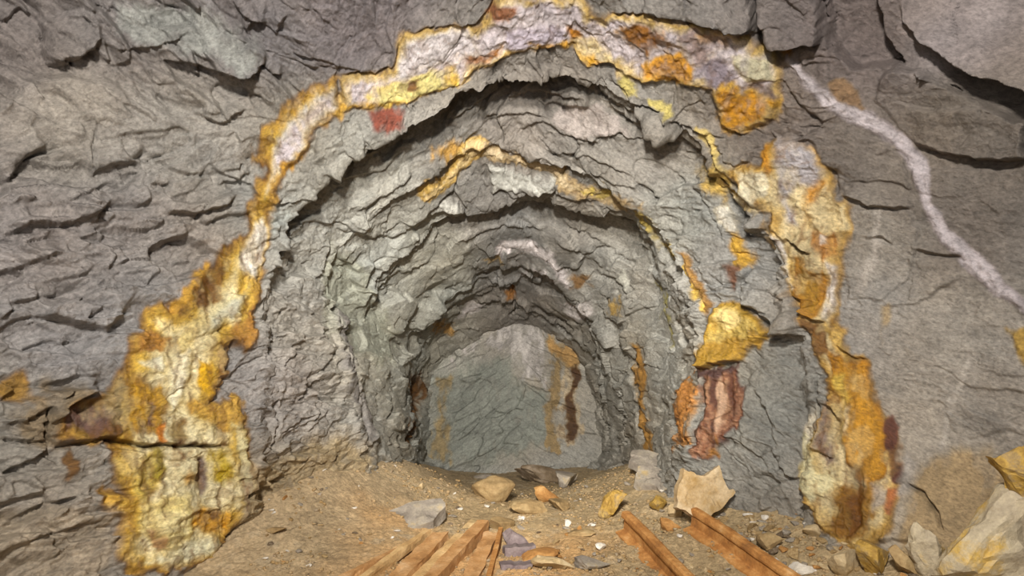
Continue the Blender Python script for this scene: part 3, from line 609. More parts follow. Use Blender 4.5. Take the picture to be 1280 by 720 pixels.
def relief_and_colour(G, N, minerals, ledges, cracks, slabs, amp_scale=1.0, face=False):
    """moves the grid G (rows x cols x 3) along N; returns points, colours, wet, piece id per vertex"""
    shape = G.shape[:2]
    P = G.reshape(-1, 3).astype(F32)
    Nn = N.reshape(-1, 3)
    big = 0.055 * fbm(P, 1.1, 3, 5) + 0.032 * fbm(P, 0.45, 2, 9)
    P0 = P + Nn * (big * amp_scale)[:, None]
    ch = Chart(P0)
    cU, cV = ch.U.copy(), ch.V.copy()
    ch.warp(P0)
    u, v = cU, cV
    disp = np.zeros(len(P), F32)
    calm = np.zeros(len(P), F32)                # 1 = smooth rock
    flow = np.zeros(len(P), F32)                # 1 = mineral crust
    piece = np.full(len(P), -1, np.int32)
    names = []
    # smooth right-hand wall
    calm = np.maximum(calm, 0.80 * smooth(1030, 1080, u))
    for nm, pts, h, tilt, sm in slabs:
        idx, d = ch.poly(pts)
        c = np.mean(np.array(pts), 0)
        prof = smooth(-1.5, 3.0, d + 2.5 * fbm(P[idx], 0.08, 2, 777)) if len(pts) < 16 else smooth(-5, 12, d + 6 * fbm(P[idx], 0.15, 3, 777))
        disp[idx] += prof * (h + 0.001 * (tilt[0] * (ch.U[idx] - c[0]) + tilt[1] * (ch.V[idx] - c[1])) * 10 * h / 0.05)
        calm[idx] = np.maximum(calm[idx], smooth(0, 8, d) * sm)
        piece[idx[d > 0]] = len(names)
        names.append(nm)
    mott = fbm(P, 0.16, 4, 31)
    mott2 = fbm(P * np.array([1, 1, 0.35], F32), 0.055, 3, 47)
    col = ground_colour(ch)
    tone = fbm(P, 0.5, 4, 71)
    grain = vnoise(P, 0.022, 77) + 0.7 * vnoise(P, 0.010, 79)
    col *= (1 + 0.10 * tone + 0.08 * fbm(P, 0.09, 3, 75) + 0.10 * grain)[:, None]
    hue = fbm(P, 0.7, 3, 91)
    col *= np.stack([1 + 0.05 * hue, 1 + 0.0 * hue, 1 - 0.06 * hue], -1)
    crust = np.zeros(len(P), F32)
    blot = np.zeros(len(P), F32)
    for nm, pts, stops, nz, soft, thick in minerals:
        idx, d = ch.poly(pts)
        dd = d + nz * (6.0 * mott[idx] + 6.0 * mott2[idx])
        edge = 1.0 if nm else 1.8
        a = smooth(-soft * 0.8, soft * 0.8, d + edge * nz * (3.0 * mott[idx] + 4.0 * mott2[idx]) - (0 if nm else 1.5))
        if not nm:
            a = a * (0.74 + 0.26 * smooth(-0.35, 0.25, mott2[idx] + 0.7 * mott[idx] + 0.02 * d))
        c = ramp(stops, np.maximum(dd, 0)) * (0.98 if nm else 0.96)
        c = c * (1 + 0.22 * nz * mott2[idx] + 0.10 * grain[idx])[:, None]
        col[idx] = col[idx] * (1 - a[:, None]) + np.clip(c, 0.004, 0.9) * a[:, None]
        if thick:
            disp[idx] += smooth(-2, 7, d) * thick
        if nm in ('mineral_vein', 'flowstone_mound', 'mineral_curtain', 'mineral_stripe', 'quartz_vein'):
            crust[idx] = np.maximum(crust[idx], smooth(0, 10, d))
        if nm == 'mineral_vein':
            blot[idx] = np.maximum(blot[idx], smooth(0, 10, d))
        if nm:
            piece[idx[d > 0]] = len(names)
            names.append(nm)
    # veinlets and blotches that run through every crust
    idx = np.nonzero(blot > 0.05)[0]
    k = blot[idx] * smooth(1150, 1050, u[idx] + 0.0 * v[idx])
    p = P[idx] * np.array([1, 1, 0.6], F32)
    q1 = fbm(p, 0.13, 4, 611)
    q2 = fbm(p, 0.045, 3, 613)
    drip = fbm(P[idx] * np.array([1, 1, 0.22], F32), 0.05, 3, 619)
    vein = smooth(0.10, 0.0, np.abs(q1 + 0.1)) * 0.6 + 0.5 * smooth(0.35, 0.75, q2) + 0.7 * smooth(0.25, 0.7, drip) * smooth(250, 350, v[idx])
    warm = smooth(300, 60, v[idx]) * smooth(300, 420, u[idx])
    vc = lin('#6e4716') * (1 - 0.3 * warm[:, None]) + lin('#77706c') * 0.3 * warm[:, None]
    m = (np.clip(vein, 0, 1) * k * 0.68)[:, None]
    col[idx] = col[idx] * (1 - m) + vc * m
    m = (smooth(0.25, 0.7, fbm(p, 0.09, 3, 617)) * k * 0.28)[:, None]
    pale = lin('#d8c690') * (1 - warm[:, None]) + lin('#b4abac') * warm[:, None]
    col[idx] = col[idx] * (1 - m) + pale * m
    # relief: cells of broken slate, bedding turned as the photograph shows it
    wR = smooth(610, 690, u)
    wT = smooth(190, 110, v) * smooth(480, 380, u)
    wV = smooth(860, 900, u) * smooth(1040, 1000, u) * smooth(420, 470, v)
    wL = (1 - wR) * (1 - wT)
    amp = amp_scale * (1 - 0.85 * calm) * (1 - 0.55 * crust)
    rel = np.zeros(len(P), F32)
    shade = np.zeros(len(P), F32)
    Pw = P + 0.025 * np.stack([vnoise(P, 0.2, 201), vnoise(P, 0.2, 202), vnoise(P, 0.2, 203)], -1) \
           + 0.006 * np.stack([vnoise(P, 0.05, 204), vnoise(P, 0.05, 205), vnoise(P, 0.05, 206)], -1)
    sets = [(wL, (-0.60, 0.25, 0.80), 300), (wR * (1 - wV), (0.52, 0.2, 0.85), 320), (wT, (0.25, 0.3, 0.95), 340), (wR * wV, (0.72, 0.45, 0.55), 360)]
    for w, nrm, sd in sets:
        idx = np.nonzero(w > 0.02)[0]
        if not len(idx):
            continue
        p = Pw[idx]
        h1, e1, s1 = facets(p, 0.50, 0.17, nrm, sd, 2.6, 70)
        h2, e2, s2 = facets(p, 0.19, 0.060, nrm, sd + 3, 2.4, 45)
        h3, e3, s3 = facets(p, 0.075, 0.026, nrm, sd + 5, 2.0)
        lm = lamina(p, nrm, 0.22, 0.020, sd + 7)
        lm2 = lamina(p, nrm, 0.11, 0.009, sd + 8)
        dq = smooth(4.6, 5.9, p[:, 1])
        r = (0.036 * h1 + 0.017 * (1 - 0.3 * dq) * h2) * (1 + 0.5 * smooth(345, 300, u[idx])) + (1 - 0.75 * dq) * (0.0070 * h3 + 0.0036 * lm + 0.0016 * lm2)
        r -= (1 - 0.65 * dq) * 0.012 * smooth(0.06, 0.0, e1) * smooth(0, 0.5, s1) + (1 - 0.65 * dq) * 0.006 * smooth(0.08, 0.0, e2) * smooth(0, 0.5, s2)
        rel[idx] += w[idx] * r
        shade[idx] += w[idx] * (0.05 * s1 + 0.09 * s2 + 0.06 * s3 + 0.07 * lm + 0.07 * lm2)
    col *= (1 + (1 - 0.5 * calm) * (1 - 0.4 * crust) * shade)[:, None]
    disp += amp * rel
    disp += (1 - 0.6 * calm) * (0.0065 * (1 - 0.7 * smooth(4.6, 5.9, P[:, 1])) * fbm(P, 0.06, 4, 401, 0.6))
    # crusts: lobes and drip ribs
    rib = np.array([1, 1, 0.28], F32)
    disp += crust * (0.018 * fbm(P, 0.12, 3, 421) + 0.013 * (1 - 2 * np.abs(vnoise(P * rib, 0.09, 431))) + 0.005 * (1 - 2 * np.abs(vnoise(P * rib, 0.03, 433))))
    for pts, h, fall in ledges:
        idx, d, s, t = ch.line(pts, fall * 3)
        end = smooth(0, 0.18, t) * smooth(1, 0.82, t) * smooth(2.2 * fall, 0.4 * fall, d)
        s = s * np.sign(h)
        h = abs(h)
        up = h * np.exp(-d / fall)
        dn = -0.25 * h * np.exp(-d / (0.35 * fall))
        disp[idx] += end * (dn + (up - dn) * smooth(-2.2, 2.2, s * d))
    for pts, w, dep in cracks:
        idx, d, s, t = ch.line(pts, w * 3)
        disp[idx] -= dep * np.exp(-(d / (0.55 * w)) ** 2) * smooth(0, 0.1, t) * smooth(1, 0.9, t)
    Q = P0 + Nn * disp[:, None]
    return Q, np.clip(col, 0.003, 0.9), crust, piece, names, cU, cV

# ---------------------------------------------------------------- materials
def node_mat(name):
    m = bpy.data.materials.new(name)
    m.use_nodes = True
    nt = m.node_tree
    return m, nt, nt.nodes['Principled BSDF']

def rock_surface_material(name, fine=0.35, spec=0.35):
    m, nt, b = node_mat(name)
    n, l = nt.nodes, nt.links
    at = n.new('ShaderNodeAttribute'); at.attribute_name = 'stone_colour'
    wet = n.new('ShaderNodeAttribute'); wet.attribute_name = 'crust'
    tc = n.new('ShaderNodeTexCoord')
    side = n.new('ShaderNodeAttribute'); side.attribute_name = 'side'
    grains = []
    for ang in (-38, 33):
        mp = n.new('ShaderNodeMapping'); mp.vector_type = 'TEXTURE'
        mp.inputs['Rotation'].default_value = (0, math.radians(ang), 0)
        mp.inputs['Scale'].default_value = (1, 1, 0.55) if fine < 0.9 else (1, 1, 1)
        l.new(tc.outputs['Object'], mp.inputs['Vector'])
        g = n.new('ShaderNodeTexNoise'); g.inputs['Scale'].default_value = 42; g.inputs['Detail'].default_value = 9; g.inputs['Roughness'].default_value = 0.72
        l.new(mp.outputs[0], g.inputs['Vector'])
        grains.append(g)
    gm = n.new('ShaderNodeMix'); gm.data_type = 'FLOAT'
    l.new(side.outputs['Fac'], gm.inputs['Factor']); l.new(grains[0].outputs['Fac'], gm.inputs['A']); l.new(grains[1].outputs['Fac'], gm.inputs['B'])
    n2 = n.new('ShaderNodeTexNoise'); n2.inputs['Scale'].default_value = 11; n2.inputs['Detail'].default_value = 6; n2.inputs['Roughness'].default_value = 0.6
    l.new(tc.outputs['Object'], n2.inputs['Vector'])
    mr = n.new('ShaderNodeMapRange'); mr.inputs['From Min'].default_value = 0.3; mr.inputs['From Max'].default_value = 0.7
    mr.inputs['To Min'].default_value = 0.55; mr.inputs['To Max'].default_value = 1.45
    l.new(gm.outputs['Result'], mr.inputs['Value'])
    mr2 = n.new('ShaderNodeMapRange'); mr2.inputs['From Min'].default_value = 0.3; mr2.inputs['From Max'].default_value = 0.7
    mr2.inputs['To Min'].default_value = 0.90; mr2.inputs['To Max'].default_value = 1.10
    l.new(n2.outputs['Fac'], mr2.inputs['Value'])
    mu = n.new('ShaderNodeMath'); mu.operation = 'MULTIPLY'
    l.new(mr.outputs[0], mu.inputs[0]); l.new(mr2.outputs[0], mu.inputs[1])
    vm = n.new('ShaderNodeVectorMath'); vm.operation = 'SCALE'
    l.new(at.outputs['Color'], vm.inputs[0]); l.new(mu.outputs[0], vm.inputs['Scale'])
    l.new(vm.outputs[0], b.inputs['Base Color'])
    rr = n.new('ShaderNodeMapRange'); rr.inputs['To Min'].default_value = 0.58; rr.inputs['To Max'].default_value = 0.36
    l.new(wet.outputs['Fac'], rr.inputs['Value']); l.new(rr.outputs[0], b.inputs['Roughness'])
    b.inputs['Specular IOR Level'].default_value = spec
    bp = n.new('ShaderNodeBump'); bp.inputs['Strength'].default_value = fine; bp.inputs['Distance'].default_value = 0.025
    l.new(gm.outputs['Result'], bp.inputs['Height']); l.new(bp.outputs[0], b.inputs['Normal'])
    return m

def stone_material(name, stops, scale=6.0, rough=0.8, spec=0.3, bump=0.3):
    """loose things: a noise through a ramp of the stone's own colours, in object space"""
    m, nt, b = node_mat(name)
    n, l = nt.nodes, nt.links
    tc = n.new('ShaderNodeTexCoord')
    oi = n.new('ShaderNodeObjectInfo')
    ad = n.new('ShaderNodeVectorMath'); ad.operation = 'ADD'
    sc = n.new('ShaderNodeVectorMath'); sc.operation = 'SCALE'; sc.inputs['Scale'].default_value = 7.0
    cb = n.new('ShaderNodeCombineXYZ')
    for k in range(3):
        l.new(oi.outputs['Random'], cb.inputs[k])
    l.new(cb.outputs[0], sc.inputs[0])
    l.new(tc.outputs['Object'], ad.inputs[0]); l.new(sc.outputs[0], ad.inputs[1])
    n1 = n.new('ShaderNodeTexNoise'); n1.inputs['Scale'].default_value = scale; n1.inputs['Detail'].default_value = 7; n1.inputs['Roughness'].default_value = 0.65
    l.new(ad.outputs[0], n1.inputs['Vector'])
    cr = n.new('ShaderNodeValToRGB')
    e = cr.color_ramp.elements
    while len(e) < len(stops):
        e.new(0.5)
    for k, (p, h) in enumerate(stops):
        e[k].position = p
        e[k].color = (*lin(h), 1)
    l.new(n1.outputs['Fac'], cr.inputs['Fac'])
    n2 = n.new('ShaderNodeTexNoise'); n2.inputs['Scale'].default_value = 60; n2.inputs['Detail'].default_value = 6; n2.inputs['Roughness'].default_value = 0.7
    l.new(ad.outputs[0], n2.inputs['Vector'])
    mr = n.new('ShaderNodeMapRange'); mr.inputs['From Min'].default_value = 0.3; mr.inputs['From Max'].default_value = 0.7
    mr.inputs['To Min'].default_value = 0.8; mr.inputs['To Max'].default_value = 1.2
    l.new(n2.outputs['Fac'], mr.inputs['Value'])
    vm = n.new('ShaderNodeVectorMath'); vm.operation = 'SCALE'
    l.new(cr.outputs[0], vm.inputs[0]); l.new(mr.outputs[0], vm.inputs['Scale'])
    l.new(vm.outputs[0], b.inputs['Base Color'])
    b.inputs['Roughness'].default_value = rough
    b.inputs['Specular IOR Level'].default_value = spec
    bp = n.new('ShaderNodeBump'); bp.inputs['Strength'].default_value = bump; bp.inputs['Distance'].default_value = 0.015
    l.new(n2.outputs['Fac'], bp.inputs['Height']); l.new(bp.outputs[0], b.inputs['Normal'])
    return m

M_ROCK = rock_surface_material('wall_rock', 0.7, 0.45)
M_GROUND = rock_surface_material('sandy_ground', 0.9, 0.2)

# ---------------------------------------------------------------- meshes from arrays
def link_mesh(name, verts, quads, mat, colours=None, crust=None, normals=None, parent=None):
    verts = np.asarray(verts)
    me = bpy.data.meshes.new(name)
    nv, nq = len(verts), len(quads)
    me.vertices.add(nv)
    me.vertices.foreach_set('co', np.ascontiguousarray(verts, F32).ravel())
    me.loops.add(nq * 4)
    me.loops.foreach_set('vertex_index', np.ascontiguousarray(quads, np.int32).ravel())
    me.polygons.add(nq)
    me.polygons.foreach_set('loop_start', np.arange(0, nq * 4, 4, dtype=np.int32))
    me.update(calc_edges=True)
    me.polygons.foreach_set('use_smooth', np.ones(nq, bool))
    if colours is not None:
        a = me.attributes.new('stone_colour', 'FLOAT_COLOR', 'POINT')
        a.data.foreach_set('color', np.concatenate([colours, np.ones((nv, 1))], 1).astype(F32).ravel())
        a = me.attributes.new('crust', 'FLOAT', 'POINT')
        a.data.foreach_set('value', np.ascontiguousarray(crust, F32))
        a = me.attributes.new('side', 'FLOAT', 'POINT')
        a.data.foreach_set('value', smooth(-0.25, 0.25, verts[:, 0]).astype(F32))
    if normals is not None:
        me.normals_split_custom_set_from_vertices(normals.astype(F32))
    me.materials.append(mat)
    o = bpy.data.objects.new(name, me)
    COL.objects.link(o)
    if parent:
        o.parent = parent
    return o

def grid_quads(nr, nc):
    i = np.arange(nr * nc).reshape(nr, nc)
    return np.stack([i[:-1, :-1], i[:-1, 1:], i[1:, 1:], i[1:, :-1]], -1).reshape(-1, 4)

def sub_mesh(name, mask_q, quads, Q, col, crust, nrm, mat, parent=None):
    q = quads[mask_q]
    used, inv = np.unique(q, return_inverse=True)
    return link_mesh(name, Q[used], inv.reshape(-1, 4), mat, col[used], crust[used], nrm[used], parent)

# ---------------------------------------------------------------- the drift: walls, roof, working face
Q, colr, crust, piece, names, cU, cV = relief_and_colour(BASE, NB, MINERALS, LEDGES, CRACKS, SLABS)
quads = grid_quads(NR, NT)
nrm = grid_normals(Q.reshape(NR, NT, 3)).reshape(-1, 3)
if (nrm * NB.reshape(-1, 3)).sum(1).mean() < 0:
    nrm = -nrm
    quads = quads[:, ::-1]
pq = np.max(piece[quads], 1)
thq = np.degrees(np.tile(TH, NR))[quads[:, 0]] + 6 * vnoise(BASE.reshape(-1, 3), 0.4, 61)[quads[:, 0]]
zone = np.where(thq > 135, 0, np.where(thq > 48, 1, 2))
STRUCT = []
for k, nm in enumerate(('wall_left', 'ceiling', 'wall_right')):
    o = sub_mesh(nm, (zone == k) & (pq < 0), quads, Q, colr, crust, nrm, M_ROCK)
    o['kind'] = 'structure'
    o['label'] = ('grey slaty rock wall on the left of the drift', 'dark broken rock roof of the drift', 'smooth grey rock wall on the right of the drift')[k]
    STRUCT.append(o)
PART_LABEL = {'mineral_vein': 'cream and ochre mineral crust', 'quartz_vein': 'pale quartz vein', 'flowstone_mound': 'yellow flowstone mound',
              'mineral_curtain': 'red brown mineral curtain', 'mineral_stripe': 'orange brown seepage stripe', 'pale_band': 'pale lilac mineral band'}
for k, nm in enumerate(names):
    m = pq == k
    if m.sum() < 30:
        continue
    par = STRUCT[np.bincount(zone[m], minlength=3).argmax()]
    o = sub_mesh(nm, m, quads, Q, colr, crust, nrm, M_ROCK, par)
    if nm in PART_LABEL:
        o['label'] = PART_LABEL[nm]

Qf, cf, crf, pf, nf, fu, fv = relief_and_colour(FACE, FACEN, FACE_MINERALS, FACE_LEDGES, [], [], 0.75, True)
fq = grid_quads(*FACE.shape[:2])
nf_ = grid_normals(Qf.reshape(FACE.shape)).reshape(-1, 3)
nf_ = np.where(nf_[:, 1:2] > 0, -nf_, nf_)
fpq = np.max(pf[fq], 1)
wb = sub_mesh('wall_back', fpq < 0, fq, Qf, cf, crf, nf_, M_ROCK)
wb['kind'] = 'structure'
wb['label'] = 'green grey working face at the end of the drift'
for k, nm in enumerate(nf):
    o = sub_mesh(nm, fpq == k, fq, Qf, cf, crf, nf_, M_ROCK, wb)
    o['label'] = 'brown seepage stain'

# ---------------------------------------------------------------- floor
FP = [  # (x, y, z) survey of the muck floor
    (-0.6, 2.6, .02), (0, 2.6, .0), (0.6, 2.6, .0), (1.3, 2.6, .02), (-0.3, 3.3, .02), (0.4, 3.3, .02), (1.0, 3.4, .03), (1.6, 3.3, .10), (2.1, 3.2, .28), (2.7, 3.0, .45),
    (-1.3, 2.6, .02), (-2.2, 2.7, .0), (-1.2, 3.4, .06), (-2.0, 3.4, .04), (-2.6, 3.2, .0), (-2.1, 3.85, .08), (-0.6, 3.9, .06), (0, 3.9, .06), (0.9, 3.9, .06), (1.45, 3.9, .08),
    (1.75, 3.9, .20), (2.1, 3.8, .33), (-1.2, 4.1, .15), (-1.6, 4.2, .25), (-1.8, 4.5, .5), (-0.3, 4.7, .15), (0.3, 4.7, .17), (0.75, 4.7, .20), (1.2, 4.65, .27), (1.25, 4.4, .25), (1.55, 4.6, .40),
    (1.9, 4.5, .5), (-1.0, 4.9, .33), (-1.35, 5.0, .55), (-1.6, 5.1, .68), (0, 5.4, .17), (0.6, 5.4, .24), (1.0, 5.4, .36), (1.4, 5.4, .48), (-0.6, 5.4, .22), (-1.0, 6.0, .48),
    (-1.3, 6.2, .60), (0, 6.2, .15), (0.5, 6.2, .20), (0.95, 6.2, .40), (1.3, 6.2, .50), (-0.5, 6.3, .22), (0, 7.4, .11), (0.8, 7.4, .22), (-0.7, 7.2, .20), (-1.2, 7.2, .42), (-1.1, 8.6, .18),
    (0, 8.6, .12), (0.9, 8.6, .18), (1.3, 7.2, .4)]
fp = np.array(FP)
def _phi(r):
    return np.where(r > 1e-9, r * r * np.log(np.maximum(r, 1e-9)), 0)
_A = _phi(np.hypot(fp[:, None, 0] - fp[None, :, 0], fp[:, None, 1] - fp[None, :, 1])) + 0.02 * np.eye(len(fp))
_Pm = np.c_[np.ones(len(fp)), fp[:, :2]]
_S = np.block([[_A, _Pm], [_Pm.T, np.zeros((3, 3))]])
_W = np.linalg.solve(_S, np.r_[fp[:, 2], 0, 0, 0])

def floor_base(x, y):
    x, y = np.asarray(x, float), np.asarray(y, float)
    z = _W[-3] + _W[-2] * x + _W[-1] * y
    for k in range(len(fp)):
        z = z + _W[k] * _phi(np.hypot(x - fp[k, 0], y - fp[k, 1]))
    return z

yy = 2.5 * (8.9 / 2.5) ** np.linspace(0, 1, int(330 * RES))
ss = np.linspace(-1, 1, int(660 * RES))
SS, YY = np.meshgrid(ss, yy)
XX = SS * np.clip(0.95 * YY, 1.6, 2.9 - 0.13 * (YY - 2.5))
ZB = floor_base(XX, YY)
P = np.stack([XX, YY, ZB], -1).reshape(-1, 3).astype(F32)

def floor_relief(P):
    z = 0.030 * fbm(P, 0.5, 3, 501)
    h1, e1, s1 = facets(P, 0.16, 0.16, (0, 0, 1), 511, 1.0)
    h2, e2, s2 = facets(P, 0.065, 0.065, (0, 0, 1), 513, 1.0)
    h3, e3, s3 = facets(P, 0.028, 0.028, (0, 0, 1), 515, 1.0)
    rough = smooth(-0.3, 0.6, fbm(P, 0.7, 2, 521) + 0.5 * (P[:, 0] > 0.5))
    z += (0.35 + 0.65 * rough) * (0.014 * np.maximum(h1, 0) + 0.007 * h2) + 0.0035 * h3 + 0.006 * fbm(P, 0.03, 2, 531)
    return z, s1, s2, s3, e1
fz_, h1, h2, h3, e1 = floor_relief(P)
P2 = P.copy()
P2[:, 2] += 0.8 * fz_
x, y = P[:, 0], P[:, 1]
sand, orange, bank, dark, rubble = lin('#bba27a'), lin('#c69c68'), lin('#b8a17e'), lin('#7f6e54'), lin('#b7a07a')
fc = np.broadcast_to(sand, (len(P), 3)).copy()
def mix(w, c):
    global fc
    fc = fc * (1 - w[:, None]) + c * w[:, None]
nz = fbm(P, 0.4, 3, 541)
mix(smooth(0.1, 0.9, x + 0.2 * nz), rubble)
mix(smooth(-0.3, -1.2, x + 0.2 * nz), bank)
mix(0.85 * smooth(1.0, 0.5, np.abs(x + 0.25) + 0.15 * nz) * smooth(5.0, 4.4, y + 0.3 * nz), orange)
mix(0.7 * smooth(0.35, 0.0, np.abs(x + 1.5) + 0.2 * nz) * smooth(4.0, 3.5, y), lin('#bb9460'))
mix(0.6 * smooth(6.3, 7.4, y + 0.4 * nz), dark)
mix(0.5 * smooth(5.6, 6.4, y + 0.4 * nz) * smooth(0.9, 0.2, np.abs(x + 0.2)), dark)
mix(0.6 * smooth(0.2, 0.7, h2) * smooth(-0.2, 0.5, nz), lin('#a2937a'))
fc = fc * (1 + 0.12 * nz + 0.10 * h2 + 0.10 * h3 + 0.06 * h1)[:, None]
fn = grid_normals(P2.reshape(*XX.shape, 3)).reshape(-1, 3)
fn = np.where(fn[:, 2:3] < 0, -fn, fn)
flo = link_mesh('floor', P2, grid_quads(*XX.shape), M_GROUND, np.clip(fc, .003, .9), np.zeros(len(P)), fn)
flo['kind'] = 'structure'
flo['label'] = 'sandy rubble floor of the drift'

def floor_z(x, y):
    p = np.array([[x, y, float(floor_base(x, y))]], F32)
    return float(p[0, 2] + floor_relief(p)[0][0])

def ground_at(u, v):
    """where the sight line of a survey pixel meets the floor"""
    lo, hi = 2.5, 8.8
    D = np.linspace(lo, hi, 500)
    z = EYE - (v - CY) / F_PX * D
    f = z - floor_base((u - CX) / F_PX * D, D)
    s = np.nonzero(f < 0)[0]
    D = D[s[0]] if len(s) else hi
    return (u - CX) / F_PX * D, D

# ---------------------------------------------------------------- loose stones
M_TAN = stone_material('tan_stone', [(.30, '#75603f'), (.48, '#947b54'), (.66, '#aa936a')], 7)
M_GREY = stone_material('grey_stone', [(.30, '#6f655a'), (.46, '#857c70'), (.56, '#948a7a'), (.68, '#a08c66')], 7)
M_DARK = stone_material('brown_stone', [(.30, '#4a3c2a'), (.5, '#6a5a46'), (.68, '#857766')], 6)
M_YELLOW = stone_material('yellow_stone', [(.28, '#6a5024'), (.40, '#947436'), (.50, '#b08e44'), (.58, '#947c54'), (.66, '#b89a52'), (.76, '#cfb87c')], 9, .6, .3, .6)
M_ORANGE = stone_material('orange_stone', [(.30, '#80582e'), (.5, '#a17440'), (.7, '#b8925c')], 8)
M_WHITE = stone_material('white_stone', [(.30, '#b3a894'), (.5, '#d0c8ba'), (.7, '#ddd8cf')], 9, .6)
M_PALE = stone_material('pale_tan_stone', [(.30, '#9a8054'), (.48, '#b09a74'), (.68, '#bfae8c')], 5)
M_PURPLE = stone_material('purple_grey_stone', [(.30, '#5a4b4c'), (.5, '#786a68'), (.7, '#8f8480')], 7)

M_SLAB = stone_material('stained_pale_slab', [(.26, '#8a6a34'), (.40, '#a58a60'), (.55, '#bba582'), (.72, '#c8b898')], 5, .75, .3, .35)
M_BOULDER = stone_material('mottled_boulder', [(.28, '#84704c'), (.42, '#a0937c'), (.54, '#b0a286'), (.64, '#bb9a50'), (.76, '#cdbb8c')], 4, .75, .3, .5)
_bm = bmesh.new()
bmesh.ops.create_icosphere(_bm, subdivisions=4, radius=1)
ICO4_V = np.array([v.co[:] for v in _bm.verts]); ICO4_F = [[v.index for v in f.verts] for f in _bm.faces]
_bm.free()
_bm = bmesh.new()
bmesh.ops.create_icosphere(_bm, subdivisions=3, radius=1)
ICO3_V = np.array([v.co[:] for v in _bm.verts]); ICO3_F = [[v.index for v in f.verts] for f in _bm.faces]
_bm.free()
_bm = bmesh.new()
bmesh.ops.create_icosphere(_bm, subdivisions=2, radius=1)
ICO2_V = np.array([v.co[:] for v in _bm.verts]); ICO2_F = [[v.index for v in f.verts] for f in _bm.faces]
_bm.free()

def stone_mesh(name, dims, seed, mat, cuts=9, rough=0.03, level=3, round_=0.0):
    """a broken stone: a ball cut flat by random planes, roughened, scaled to dims (full sizes)"""
    rng = np.random.RandomState(seed)
    V, Fc = {4: (ICO4_V, ICO4_F), 3: (ICO3_V, ICO3_F), 2: (ICO2_V, ICO2_F)}[level]
    V = V.copy() * 1.25
    for _ in range(cuts):
        n = rng.normal(size=3)
        n /= np.linalg.norm(n)
        d = rng.uniform(0.42, 0.80) + 0.3 * round_
        over = np.maximum(V @ n - d, 0)
        V -= over[:, None] * n * 0.97
    V *= 1 + rough * fbm((V + seed * 3.1).astype(F32), 0.5, 3, seed)[:, None] + 0.3 * rough * fbm((V + seed).astype(F32), 0.12, 2, seed + 1)[:, None]
    if round_ < 0.5 and level > 2:
        hf, _, _ = facets((V * 0.5 + seed * 1.7).astype(F32), .42, .25, (.3, .5, .8), seed, 2.0, 40)
        V *= 1 + (0.05 + 0.6 * rough) * hf[:, None]
    V -= 0.5 * (V.max(0) + V.min(0))
    V /= 0.5 * (V.max(0) - V.min(0))
    V *= np.array(dims) / 2
    me = bpy.data.meshes.new(name)
    me.from_pydata(V.tolist(), [], Fc)
    me.materials.append(mat)
    if round_ > 0.3:
        me.polygons.foreach_set('use_smooth', np.ones(len(Fc), bool))
    return me

def tag(o, label, cat, group=None):
    o['label'] = label
    o['category'] = cat
    if group:
        o['group'] = group
    return o

def stone(name, u, v, dims, mat, label, seed, rot=(0, 0, 0), sink=0.25, level=3, cuts=9, round_=0.0, group=None, rough=0.03, cat='rock'):
    """u, v: the survey pixel of the middle of the stone's foot"""
    x, y = ground_at(u, v)
    y += dims[1] * 0.4
    x = (u - CX) / F_PX * y
    o = bpy.data.objects.new(name, stone_mesh(name, dims, seed, mat, cuts, rough, level, round_))
    o.location = (x, y, floor_z(x, y) + dims[2] * (0.5 - sink))
    o.rotation_euler = [math.radians(a) for a in rot]
    COL.objects.link(o)
    return tag(o, label, cat, group)

def plate(name, outline, foot, thick, tilt, mat, label, seed, turn=0, cat='rock slab', lift=0.0, rough=.012, y=None):
    """a flat broken slab of real thickness: outline in survey pixels, standing at the survey pixel 'foot', tilted back"""
    x0, y0 = ground_at(*foot)
    if y:
        x0, y0 = x0 / y0 * y, y
    k = y0 / F_PX
    rngp = np.random.RandomState(seed)
    pts = []
    n = len(outline)
    for i in range(n):
        p, q = np.array(outline[i], float), np.array(outline[(i + 1) % n], float)
        for t in (0, .33, .66):
            w = p + (q - p) * t + (rngp.normal(size=2) * 1.2 if t else 0)
            pts.append(((w[0] - foot[0]) * k, (foot[1] - w[1]) * k))
    bm = bmesh.new()
    c, sn = math.cos(math.radians(tilt)), math.sin(math.radians(tilt))
    f = bm.faces.new([bm.verts.new((a, 0, b / max(c, .35))) for a, b in pts])
    r = bmesh.ops.extrude_face_region(bm, geom=[f])
    bmesh.ops.translate(bm, verts=[v for v in r['geom'] if isinstance(v, bmesh.types.BMVert)], vec=(0, thick, 0))
    bmesh.ops.recalc_face_normals(bm, faces=bm.faces)
    bmesh.ops.triangulate(bm, faces=bm.faces)
    for _ in range(3):
        bmesh.ops.subdivide_edges(bm, edges=[e for e in bm.edges if e.calc_length() > .03], cuts=1, use_grid_fill=True)
        bmesh.ops.triangulate(bm, faces=bm.faces)
    V = np.array([v.co[:] for v in bm.verts], F32)
    dv = np.stack([fbm(V + seed, .16, 3, seed + j) for j in range(3)], -1) * rough
    h_, _, _ = facets(V + seed, .13, .08, (0.3, 0.9, 0.3), seed, 2.0)
    dv[:, 1] += 0.7 * rough * h_
    for v, d in zip(bm.verts, dv):
        v.co += Vector(d.tolist())
    me = bpy.data.meshes.new(name)
    bm.to_mesh(me); bm.free()
    me.materials.append(mat)
    o = bpy.data.objects.new(name, me)
    o.location = (x0, y0, floor_z(x0, y0) + lift)
    o.rotation_euler = (math.radians(-tilt), 0, math.radians(turn))
    COL.objects.link(o)
    return tag(o, label, cat)

